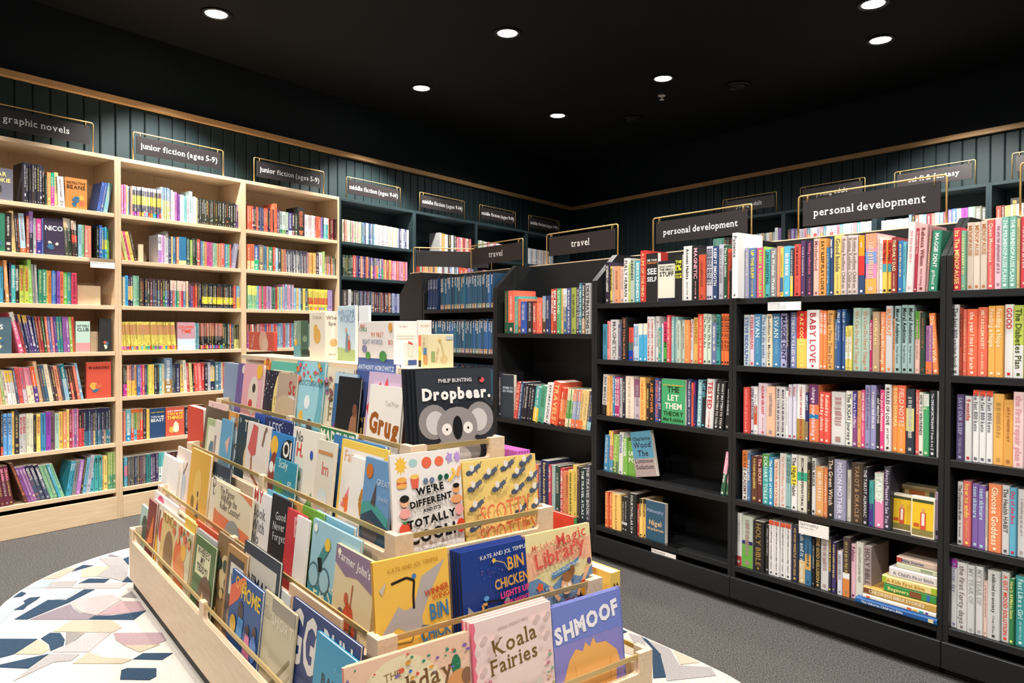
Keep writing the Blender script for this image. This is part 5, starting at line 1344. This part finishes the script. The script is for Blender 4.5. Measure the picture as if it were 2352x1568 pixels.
S1 = [((380, 1053), (415, 1057), .6, 'eee9e4', [], 'plain white book at the far end of the third tier', .02, 'eee9e4'),
      ((409, 1028), (440, 1041), 1, 'e4d0c6', [('e', .6, .4, .2, .3, 'b8c0cc'), ('l', [(.6, .6), (.8, .8)], .05, '6a5a50')], 'pale pink picture book standing tall at the far end', .009, 'd4c0b8'),
      ((439, 1032), (482, 1050), .3, 'deac48', [('e', .5, .5, .2, .3, 'e4ba62'), ('p', [(.5, .14), (.58, .4), (.66, .14)], '4a3a5a'), ('e', .55, .44, .04, .05, '6a4a3a'), ('e', .3, .3, .08, .1, '8a6a30')], 'mustard picture book with small standing figures', .012, 'c9963a'),
      ((481, 1061), (529, 1079), 1.6, '2c3c4c', [('t', 'EARTH', .5, .7, .14, 'b0b8c0', 'sans'), ('e', .4, .4, .2, .2, '8a98a4')], 'slate picture book behind the mustard one', .008, '243240'),
      ((478, 1100), (552, 1114), 1.2, 'dfd9c4', [('t', 'The', .22, .86, .11, '6a6a60', 'serif'), ('t', 'Pug', .22, .6, .11, '6a6a60', 'serif')], 'pale green paperback behind the coral cover', .006, 'cfc8b0'),
      ((489, 1111), (566, 1126), .8, 'e6ddc8', [('t', 'Don', .2, .86, .1, '7a7268', 'serif'), ('t', 'Let', .2, .74, .1, '7a7268', 'serif')], 'cream paperback directly behind the coral cover', .006, 'd8cfb8'),
      ((501, 1121), (583, 1133), .3, 'e6d8b8', [('p', [(0, 0), (1, 0), (1, .44), (.9, .46), (.1, .52), (0, .56)], 'e2815a'), ('p', [(.6, 1), (1, 1), (1, .88), (.8, .96)], 'e2815a'), ('t', 'The Pigeon', .34, .84, .062, '5a5448', 'sans'), ('t', 'Will Ride the', .4, .72, .062, '5a5448', 'sans'), ('t', 'Roller Coaster!', .45, .6, .062, '5a5448', 'sans'), ('e', .58, .24, .22, .16, '98a09a')], 'cream and coral picture book with typewriter title', .009, 'd8c8a4'),
      ((583, 1132), (632, 1141), .6, 'eae6e2', [('t', 'MY', .3, .86, .2, 'cc5046', 'bold'), ('t', 'Book', .4, .66, .17, '6a7078', 'serif'), ('t', 'With', .4, .48, .17, '6a7078', 'serif'), ('t', 'No', .32, .31, .17, '6a7078', 'serif'), ('t', 'Pictures', .5, .14, .15, '6a7078', 'serif')], 'plain white picture book with stacked grey words', .009, 'd8d4d0'),
      ((615, 1129), (665, 1146), 1.2, '6ab0cc', [('p', [(.3, .4), (.6, .6), (.6, .3)], 'e08a4a'), ('e', .3, .15, .2, .15, 'e0904a')], 'light blue picture book behind the black cover', .008, '5aa0c0'),
      ((626, 1141), (669, 1152), .3, '1c1f26', [('t', 'Good', .55, .74, .15, 'd0ccc8', 'serif', 5), ('t', 'Never', .5, .62, .15, 'd0ccc8', 'serif', 5), ('t', 'Forget', .55, .5, .15, 'd0ccc8', 'serif', 5)], 'black picture book with white handwriting', .009, '15181e'),
      ((667, 1150), (746, 1178), 1.8, 'e2a860', [('t', 'stories', .4, .86, .08, 'c08040', 'sans')], 'tan orange picture book at the back of the third tier', .008, 'c98e4a'),
      ((662, 1174), (705, 1184), .2, 'cc3c42', [('t', 'P', .6, .72, .4, 'e2a0a0', 'bold', 8)] + scatter(8, ['e2a0a0'], .1, .1, .9, .5, .012, .02, 15), 'red picture book with a pink letter', .008, 'b03238'),
      ((684, 1188), (712, 1196), .1, 'ece6e0', [], 'slim white picture book between red and green ones', .007, 'd8d2cc'),
      ((695, 1167), (742, 1181), 1.0, '6aa436', [('t', 'I', .8, .78, .14, '2f4a20', 'serif'), ('t', 'STOP', .8, .66, .14, '2f4a20', 'serif'), ('e', .8, .12, .3, .2, '2c3a2a')], 'green picture book with dark lettering', .008, '5a902e'),
      ((722, 1178), (812, 1212), 1.4, '86bcd2', [('r', 0, .86, 1, .94, '5a9ab8')], 'pale blue picture book behind the cyclist cover', .012, '74aac2'),
      ((721, 1195), (829, 1242), .5, '9cc4d0', [('p', [(0, 0), (1, 0), (1, .26), (.5, .34), (0, .38)], '2f8a98'), ('r', 0, .17, 1, .2, 'd8c05a'), ('t', 'FAST', .42, .2, .16, 'd8dcc4', 'sans', 6), ('t', 'TO', .7, .06, .14, 'd8dcc4', 'sans', 6), ('e', .12, .42, .12, .12, '4a6a78'), ('e', .12, .42, .1, .1, '9cc4d0'), ('e', .36, .42, .12, .12, '4a6a78'), ('e', .36, .42, .1, .1, '9cc4d0'), ('p', [(.2, .62), (.3, .78), (.4, .72), (.3, .6)], '4a8a8a'), ('p', [(.18, .62), (.28, .64), (.3, .5), (.24, .48)], '1c2228'), ('e', .38, .8, .06, .06, 'e8c040'), ('e', .85, .4, .1, .1, '4a6a78'), ('e', .85, .4, .08, .08, '9cc4d0'), ('e', .84, .6, .07, .1, '3a7ab0'), ('e', .1, .92, .04, .04, 'f2efe2')], 'light blue picture book with a racing cyclist', .010, '7aa8b8'),
      ((777, 1255), (866, 1290), .0, 'ddc79c', [('p', [(0, .8), (.3, .7), (.6, .74), (1, .66), (1, 1), (0, 1)], '8c7488'), ('t', "Farmer John's", .5, .83, .095, 'f0e8e2', 'serif', -4), ('e', .1, .93, .04, .04, 'f2e8c8'), ('p', [(.3, .3), (.42, .46), (.55, .4), (.62, .22), (.4, .14)], 'c8502e'), ('e', .26, .24, .1, .12, '5a5450'), ('e', .26, .24, .05, .06, 'c8502e'), ('e', .62, .18, .1, .13, '5a5450'), ('e', .62, .18, .05, .07, 'c8502e'), ('l', [(.5, .4), (.52, .66)], .02, 'b0442a'), ('e', .38, .48, .05, .07, 'c0583a')] + scatter(20, ['c8a878', 'd8a888', 'a8b090'], .02, .02, .98, .16, .01, .03, 16), 'sand-coloured picture book with a red tractor', .010, 'b0947a')]
S0 = [((331, 1166), (352, 1172), 1.6, 'a8c4bc', [('e', .5, .5, .3, .3, '2f4a44')], 'rounded pale green board book at the far corner', .012, 'a0bab2'),
      ((345, 1151), (362, 1158), 1.0, '7a2c28', [('p', [(.2, .2), (.8, .8), (.9, .3)], 'd8743a')], 'maroon picture book at the far end', .009, '6a2420'),
      ((356, 1137), (408, 1160), 1.7, 'ece4e2', [('e', .3, .84, .16, .1, 'd84a7a')], 'white picture book with a pink splash', .009, 'ddd4d2'),
      ((356, 1164), (426, 1186), 1.0, 'e2d4c2', [('l', [(.2, .1), (.25, .9)], .05, '8a5a44'), ('l', [(.5, .2), (.55, .9)], .05, '8a5a44'), ('l', [(.8, .3), (.82, .9)], .05, '8a5a44'), ('e', .35, .6, .08, .1, 'c83a34'), ('e', .15, .18, .12, .16, 'e8b83a')], 'cream picture book with red birds and birch trunks', .009, 'd0c2b0'),
      ((377, 1195), (444, 1211), .3, 'd6b878', [('r', .5, .0, 1, 1, 'd2c8a8'), ('e', .3, .4, .16, .2, '8a6a48'), ('e', .62, .5, .12, .16, 'd86a3a'), ('e', .72, .24, .16, .2, 'd88a50'), ('e', .8, .66, .08, .08, 'e8b040'), ('t', 'MUNCH', .25, .86, .09, 'b0823a', 'sans')] + scatter(18, ['6a9050', 'e0a070', 'd86a4a'], .45, .75, .98, .98, .02, .05, 17), 'golden picture book with woodland animals', .010, 'c0a060'),
      ((426, 1188), (450, 1212), .9, 'e0b844', [], 'yellow-edged picture book beside the woodland one', .009, 'd0a838'),
      ((450, 1207), (516, 1231), 1.6, 'dc5a3c', [('e', .4, .3, .2, .3, 'd8d0c8')], 'orange-red picture book at the back of the lowest tier', .009, 'c04a30'),
      ((454, 1223), (496, 1239), 1.0, 'b6b4b4', [], 'plain grey picture book behind the teddy cover', .008, 'a0a0a0'),
      ((452, 1239), (497, 1253), .3, '54703e', [('r', .12, .5, .82, .88, 'e2dcb4'), ('t', "WHERE'S", .47, .78, .1, '3a3a2a'), ('t', 'MY', .47, .67, .1, '3a3a2a'), ('t', 'TEDDY?', .47, .56, .1, '3a3a2a'), ('e', .7, .22, .34, .36, '6a4a34'), ('p', [(.5, .2), (.6, .34), (.7, .18), (.56, .1)], 'd8b060')], "green picture book lettered Where's My Teddy", .009, '3a5a2e'),
      ((500, 1231), (556, 1254), 1.2, '8a6a44', [('e', .4, .6, .2, .24, 'd8c090'), ('e', .7, .4, .2, .2, '4a5a3a')] + scatter(20, ['c07a3a', '5a4a34', 'd0b070', '3a4a3a'], .05, .1, .95, .95, .04, .09, 18), 'brown jungle picture book with dense drawings', .009, '5a4630'),
      ((523, 1261), (566, 1273), .5, 'b0824c', [('r', .1, .06, .9, .92, '4a4038'), ('r', .24, .5, .9, .84, 'e0d8c4'), ('t', 'Wa', .55, .58, .22, '4a4038', 'serif'), ('e', .5, .26, .24, .2, '8a7a68')], 'ornate brown framed picture book', .009, '8a6236'),
      ((558, 1255), (639, 1287), .7, '2c3440', [('r', .06, .5, .94, .9, 'c9c2b4'), ('t', 'ANIMALIA', .5, .62, .15, '2a2a30', 'serif', -2), ('r', .3, .4, .72, .5, 'b0a694'), ('t', 'Graeme Base', .5, .43, .06, '4a4440', 'serif')] + scatter(24, ['5a6a4a', '8a5a3a', 'a08a50', '4a5a7a'], .02, .02, .98, .38, .03, .07, 19), 'dark detailed picture book lettered ANIMALIA', .010, '20262e'),
      ((537, 1324), (606, 1346), .0, '1f4f8c', [('p', [(0, .5), (.3, .7), (.5, 1), (.4, 1), (0, .78)], 'e0613a'), ('t', 'OUR', .36, .82, .13, 'e2a83a'), ('t', 'HOME', .68, .74, .2, 'e8c03a'), ('e', .4, .56, .09, .12, '3a2a2a'), ('p', [(.3, .2), (.35, .5), (.52, .5), (.5, .2)], '3a8ac8'), ('e', .66, .42, .06, .07, '4a3230'), ('p', [(.56, .12), (.62, .38), (.74, .38), (.8, .12)], 'd87aa0'), ('e', .88, .46, .06, .08, '4a3230'), ('e', .88, .28, .1, .14, '4a7ac0'), ('e', .2, .36, .1, .1, 'd8a83a'), ('p', [(0, 0), (1, 0), (1, .1), (.4, .04), (0, .14)], 'd8552e')], 'blue and orange picture book with dancing children', .010, '1a3f70'),
      ((607, 1341), (640, 1353), 1.2, 'dc5238', [], 'orange-red hardback behind the short story books', .012, 'cf4a32'),
      ((611, 1365), (650, 1378), .5, 'c8bd9c', [('t', 'Short', .5, .72, .24, 'b0a68a', 'serif')], 'khaki picture book behind its twin', .008, 'b4a98a'),
      ((630, 1387), (682, 1404), .0, 'c2b798', [('t', 'SHORT', .5, .72, .22, 'dcd2b8', 'serif', -2), ('l', [(.2, .1), (.9, .5)], .07, '8a7a58'), ('l', [(.3, .02), (.95, .35)], .05, 'a89878'), ('r', 0, .86, 1, 1, '9a9080')], 'khaki picture book lettered SHORT, front of the pair', .008, 'aea386'),
      ((638, 1356), (668, 1366), 1.0, 'd8dcdc', [('t', 'Wilfred', .5, .66, .2, 'c87a6a', 'serif')], 'pale grey picture book behind the khaki pair', .008, 'c4c8c8'),
      ((668, 1360), (786, 1403), 1.4, 'dcb692', [('p', [(0, 0), (1, 0), (1, .5), (0, .6)], 'b09aa8')], 'peach sunset picture book behind the navy one', .010, 'c9a07e'),
      ((673, 1396), (827, 1463), .6, '21366c', [('t', 'GG', .22, .46, .2, 'dcd4cc', 'bold', 0, 1.7), ('t', 'oBLIN', .66, .6, .14, 'dcd4cc', 'bold', 0, 1.7), ('p', [(.1, 0), (.2, .3), (.3, .06), (.3, 0)], 'b8aca8'), ('p', [(.7, 0), (.75, .2), (.8, 0)], 'dcd4cc'), ('p', [(.84, 0), (.89, .22), (.94, 0)], 'dcd4cc')], 'navy picture book with big white goblin lettering', .010, '182a54'),
      ((730, 1465), (822, 1510), .0, '2f8fb4', [('t', 'BADGER', .6, .56, .17, '16282e', 'bold'), ('t', 'PARTY', .55, .4, .13, '16282e', 'bold'), ('t', 'SUSAN', .62, .76, .05, '7ac0d8', 'sans'), ('r', 0, 0, 1, .2, '8ac0cc')], 'teal picture book lettered BADGER at the near corner', .010, '24789a')]
for k, rows in ((3, S3), (2, S2), (1, S1), (0, S0)):
    for a, b, ly, c, art, lab, th, sp in sorted(rows, key=lambda r: r[2]):
        side_book(k, a, b, ly, c, art, lab + ' on the display table' if len(lab.split()) < 9 else lab, th, sp)

# ---- far side of the table: books seen from behind
def far_book(k, x0, x1, h, th, col, label, spine_txt=None, lay=0):
    y = TW - k * INS - BT - .012 - th - lay
    M = TM @ Matrix.Translation((x1, y, pocket_z(k) + .001)) @ Matrix.Rotation(pi / 2, 4, 'Z')
    c = hexc(col)
    m = shell_mesh(th, h, x1 - x0, c, .002)
    o = m.build('picture_book', M_BOOK)
    o.matrix_world = M
    tag(o, label, 'picture book', 'picture books on the display table')
    pages_mesh(th, h, x1 - x0, .002).build('page_block', M_PAGE, o)
    if spine_txt:
        t = MB()
        put_text(t, spine_txt, lambda u, v: (th / 2 + u, -.0006, h * .62 + v), hexc('d8442e'), 'bold', th * .7, th * .7)
        put_text(t, 'AA', lambda u, v: (th / 2 + u, -.0006, h * .86 + v), hexc('2a2218'), 'serif', th * .4, th * .6)
        t.build('spine_print', M_BOOK, o)
    return o
far_book(0, 2.10, 2.345, .312, .042, 'efca62', 'thick yellow book standing on the far side of the lowest tier', 'E')
o = far_book(1, 1.95, 2.262, .268, .014, 'd8452e', 'flat red picture book with green spine on the far side', None, 0)
m = MB()
m.box(.001, .013, -.0006, -.0002, .002, .266, hexc('3f8a4a'))
m.build('spine_print', M_BOOK, o)
for j in range(5):
    far_book(2, 1.9, 2.165, .262, .009, 'b45ab0', 'purple picture book, %s of five on the far side' % ['first', 'second', 'third', 'fourth', 'fifth'][j], None, j * .0105)

# ---- boxes and board books standing on the top board
ZTOP = 1.1322
def top_box(near, left, right, top_y, col, label, art_l=(), art_r=(), col_r=None, cat='gift box', name='boxed_book'):
    P = on_z(near[0], near[1], ZTOP)
    rel = P - T0
    px, py_ = rel.dot(TX), rel.dot(TY)
    def solve(axis, target):
        t = .1
        for _ in range(8):
            f = lambda q: project(P + axis * q)[0] - target
            e = f(t)
            t -= e / ((f(t + 1e-4) - e) / 1e-4)
        return t
    ll = solve(-TX, left)
    ww = solve(TY, right)
    d = math.hypot(P.x, P.y)
    lo, hi = .01, .5
    for _ in range(30):
        q = (lo + hi) / 2
        if project(P + Vector((0, 0, q)))[1] > top_y: lo = q
        else: hi = q
    h = lo
    m = MB()
    c1, c2 = hexc(col), hexc(col_r or col)
    m.bbox(-ll, 0, 0, ww, 0, h, .001, c1)
    o = m.build(name, M_BOOK)
    o.matrix_world = TM @ Matrix.Translation((px, py_, ZTOP))
    tag(o, label, cat, 'boxed books on the table top')
    if art_l:
        a, t = cover_art(art_l, ll, h)
        for q in (a, t):
            q.v = [(x - ll, y, z) for x, y, z in q.v]
        if a.f: a.build('side_print', M_BOOK, o)['kind'] = 'stuff'
        if t.f: t.build('side_lettering', M_BOOK, o)
    if art_r:
        a, t = cover_art(art_r, ww, h)
        for q in (a, t):
            q.v = [(-y, x, z) for x, y, z in q.v]
        if a.f: a.build('front_print', M_BOOK, o)['kind'] = 'stuff'
        if t.f: t.build('front_lettering', M_BOOK, o)
    return o
top_box((629, 808), 571, 637, 764, 'd8574a', 'small red gift box at the far end of the table top', [('e', .5, 1, .1, .1, 'c04a40'), ('t', 'BLUEY', .2, .45, .12, 'f0e0d8', 'bold', 60), ('e', .6, .5, .16, .16, 'e8b49a'), ('e', .68, .32, .12, .1, 'e8c8b0')], [('r', .1, .1, .9, .9, 'c9483c')])
top_box((691, 821), 675, 709, 738, '7f9c8a', 'green animal book standing on the table top', [('r', 0, 0, 1, .34, '5a9aa4'), ('e', .3, .4, .2, .2, 'e0b040'), ('t', 'ANIMAL', .35, .68, .3, 'e8ecdc', 'bold', 80)], [('r', 0, 0, 1, 1, '3f5548'), ('e', .5, .5, .3, .4, '6a8068'), ('r', .1, .06, .9, .2, '26352e')], name='board_book', cat='board book')
top_box((747, 828), 711, 779, 717, 'eee3d0', 'cream boxed book with a yellow duck print', [('e', .5, .5, .22, .2, 'e8b45a'), ('e', .42, .64, .14, .12, 'e8b45a'), ('t', 'To the one', .5, .86, .08, 'b8a488', 'serif')], [('t', 'Whe', .45, .84, .24, '6a5a4a', 'serif'), ('t', 'Spe', .5, .72, .24, '6a5a4a', 'serif'), ('e', .6, .36, .26, .26, 'd8b070'), ('t', 'Kerry', .5, .1, .12, '7a6a5a', 'serif')])
top_box((816, 831), 776, 823, 702, 'c4d8e4', 'tall pale blue board book titled Welcome to the World', [('p', [(0, 0), (1, 0), (1, .2), (0, .24)], 'a8c080'), ('t', 'WELCOME', .5, .82, .17, '7a9ab8', 'sans'), ('t', 'WORLD', .55, .7, .17, '7a9ab8', 'sans'), ('p', [(.45, .16), (.5, .5), (.62, .48), (.6, .16)], '7a8a9a'), ('e', .5, .56, .06, .06, 'd8a888'), ('e', .66, .42, .05, .05, 'd8a888'), ('e', .68, .28, .07, .14, 'c85a4a')], [('r', .1, .02, .9, .98, 'eee8e0')], name='board_book', cat='board book')
top_box((847, 812), 824, 853, 702, 'dde6ec', 'pale blue-white board book behind the first words box', [], [], name='board_book', cat='board book')
top_box((905, 841), 823, 958, 738, 'ece3de', 'large white box lettered My First Sight Words', [('r', 0, 0, 1, .14, '3f5a94'), ('t', 'ERIC', .14, .84, .05, 'c8604a', 'serif'), ('t', 'CARLE', .15, .77, .05, '5a9a6a', 'serif'), ('t', 'MY FIRST', .56, .64, .06, 'd8825a', 'sans'), ('t', 'SIGHT WORDS', .42, .47, .06, '7a86a8', 'sans'), ('t', 'BO', .92, .47, .06, 'c85a4a', 'sans'), ('e', .3, .2, .07, .05, '5a9a50'), ('e', .72, .2, .1, .07, '4f9050'), ('e', .2, .36, .07, .05, '8a8ab0'), ('e', .92, .86, .05, .06, 'e0a04a')], [('t', 'MY FIRST', .4, .86, .06, 'c08a80', 'sans'), ('r', .1, .66, .9, .68, 'd4c8b8'), ('r', .1, .6, .85, .62, 'd4c8b8'), ('p', [(.6, .22), (.8, .2), (.8, .46), (.62, .5)], 'd8e0d0'), ('p', [(.6, .5), (.8, .46), (.8, .5), (.62, .55)], 'd0483a'), ('r', .6, 0, 1, .12, '3f5a94')])
top_box((961, 843), 957, 992, 736, 'eae2de', 'white box with red and yellow bands beside the words box', [], [('r', 0, .44, 1, .68, 'dc6a58'), ('r', 0, .14, 1, .44, 'eec04a'), ('r', 0, 0, 1, .14, '2a2624'), ('t', 'MY FIRST', .5, .86, .12, 'c09088', 'sans'), ('e', .55, .42, .2, .14, '2a2624')])
top_box((986, 847), 967, 1042, 768, 'efdfb0', 'small pale yellow giraffe box at the near end', [('r', .3, .1, .8, .4, 'd8a060'), ('r', .3, .4, .7, .6, '5a8ab4'), ('t', 'BABY', .5, .7, .25, 'c8bca8', 'sans', 80)], [('e', .6, .26, .16, .14, 'e0c890'), ('l', [(.62, .3), (.48, .74), (.4, .8)], .06, 'dcc288'), ('e', .42, .82, .07, .05, 'd8b878'), ('r', .08, .2, .22, .5, '9ab070'), ('r', .68, .84, .96, .94, 'c0cad0'), ('t', 'baby album', .34, .4, .07, 'c8a878', 'serif', 80)])

# ------------------------------------------------------------------ rug
rug_c = T0 + TX * TL / 2 + TY * TW / 2
rug = empty('rug', (rug_c.x, rug_c.y, 0), TROT, 'oval cream rug with navy, beige and mauve geometric shapes', 'rug')
def stadium(c, r, n=24):
    pts = []
    for sgn in (1, -1):
        for j in range(n + 1):
            a = -pi / 2 + pi * j / n
            pts.append((sgn * (c + r * cos(a)), sgn * r * sin(a)))
    return pts
RC, RR = .945, 1.05
MB().prism(stadium(RC, RR), 'z', .0005, .010, (.63, .58, .53)).build('rug_base', M_RUG, rug)
RP = []
def rz(pts, ox, oy, sc):
    out = []
    for x, y in pts:
        p = on_z(ox + x / sc, oy + y / sc, .011) - rug_c
        out.append((p.dot(TX), p.dot(TY)))
    return out
NV, BG, PP, MV, GR, PB, WH, SP = (.034, .063, .107), (.47, .40, .31), (.47, .40, .40), (.25, .21, .24), (.37, .35, .35), (.38, .46, .48), (.63, .58, .53), (.27, .25, .24)
for c, pts in [
    (NV, [(105, 800), (150, 770), (240, 790), (200, 820), (100, 825)]), (NV, [(130, 940), (230, 880), (215, 860), (270, 830), (365, 822), (330, 850), (250, 900), (215, 935)]),
    (NV, [(135, 1022), (430, 850), (590, 850), (750, 755), (845, 755), (620, 870), (250, 1022)]), (NV, [(790, 1020), (850, 990), (1000, 985), (1150, 965), (1300, 940), (1190, 1022)]),
    (NV, [(0, 1195), (340, 1195), (130, 1330), (0, 1365)]), (NV, [(370, 1190), (450, 1140), (540, 1140), (580, 1200), (570, 1250), (455, 1300), (440, 1240)]),
    (NV, [(0, 1425), (440, 1325), (260, 1455), (0, 1445)]), (NV, [(1185, 1370), (1270, 1318), (1535, 1315), (1440, 1375)]), (NV, [(1070, 1550), (1080, 1470), (1130, 1450), (1390, 1450), (1390, 1520), (1330, 1553)]),
    (NV, [(700, 705), (790, 662), (975, 662), (930, 695)]), (NV, [(640, 600), (700, 560), (740, 540), (830, 545)]), (NV, [(1085, 690), (1135, 640), (1180, 690)]), (NV, [(1085, 490), (1145, 465), (1145, 540)]),
    (MV, [(270, 1022), (630, 885), (660, 930), (720, 965), (850, 985), (790, 1022)]), (PP, [(645, 870), (700, 840), (1000, 800), (1080, 850), (860, 985), (730, 960), (665, 920)]),
    ('ad9297', [(870, 985), (1080, 860), (1240, 860), (1290, 935), (1100, 965)]), (BG, [(480, 1130), (640, 1030), (1000, 1030), (1085, 1090), (1000, 1135)]), (BG, [(140, 1330), (350, 1198), (425, 1245), (445, 1290), (370, 1330)]),
    (BG, [(650, 1410), (790, 1310), (900, 1350), (1180, 1372), (1090, 1410)]), (BG, [(1100, 1247), (1420, 1242), (1240, 1310)]), ('a68e93', [(1010, 1140), (1440, 1135), (1480, 1200), (1390, 1240), (1100, 1245), (1030, 1200)]),
    (BG, [(350, 655), (560, 560), (695, 562), (520, 660)]), ('c4b5a2', [(720, 650), (730, 590), (800, 560), (980, 548), (860, 640)]), (GR, [(410, 745), (480, 690), (690, 680), (640, 740)]),
    (GR, [(860, 640), (980, 560), (880, 480), (1080, 472), (1140, 545), (1130, 636), (1090, 685), (980, 655)]), (PB, [(180, 745), (330, 665), (490, 665), (420, 740)]), (PB, [(0, 1080), (0, 900), (100, 865), (200, 868)]),
    (PB, [(490, 848), (590, 790), (690, 765), (600, 840)]), (PP, [(640, 745), (720, 702), (1130, 697), (1060, 745)]), (GR, [(130, 1568), (450, 1325), (710, 1330), (640, 1385), (480, 1400)]),
    (SP, [(590, 1135), (760, 1140), (640, 1230), (585, 1245)]), (PP, [(465, 1310), (800, 1150), (990, 1140), (790, 1308)]), (SP, [(1080, 820), (1170, 770), (1220, 830)]), (MV, [(920, 420), (1060, 465), (960, 465)])]:
    RP.append((c, rz(pts, 0, 1160, 3.843), 'l'))
for c, pts in [(NV, [(905, 1060), (1000, 1080), (1050, 1250), (1110, 1500), (970, 1510), (955, 1180)]), ('c4b4a0', [(1280, 1210), (1560, 1340), (1270, 1360)]),
               (GR, [(1012, 1090), (1265, 1190), (1262, 1370), (1650, 1392), (1660, 1480), (1120, 1540), (1062, 1260)]), (GR, [(700, 1020), (890, 1060), (890, 1160), (760, 1130)])]:
    RP.append((c, rz(pts, 1300, 1240, 4.78), 'r'))
def inside(x, y):
    x = abs(x)
    return (abs(y) <= RR - .005) if x <= RC else math.hypot(x - RC, y) <= RR - .005
allp = list(RP)
for c, pts, sd in RP:
    if sd == 'l':
        q = [(-x, -y) for x, y in pts]
        cx, cy = sum(a for a, b in q) / len(q), sum(b for a, b in q) / len(q)
        if cx < .72:
            allp.append((c, q, 'm'))
for j, (c, pts, sd) in enumerate(allp):
    q = []
    for x, y in pts:
        while not inside(x, y):
            x, y = x * .99, y * .99
        q.append((x, y))
    a = sum(q[i - 1][0] * q[i][1] - q[i][0] * q[i - 1][1] for i in range(len(q)))
    if a < 0: q = q[::-1]
    o = MB().prism(q, 'z', .0098, .0122 + (j % 5) * .00012, hexc(c)).build('pattern_shape', M_RUG, rug)
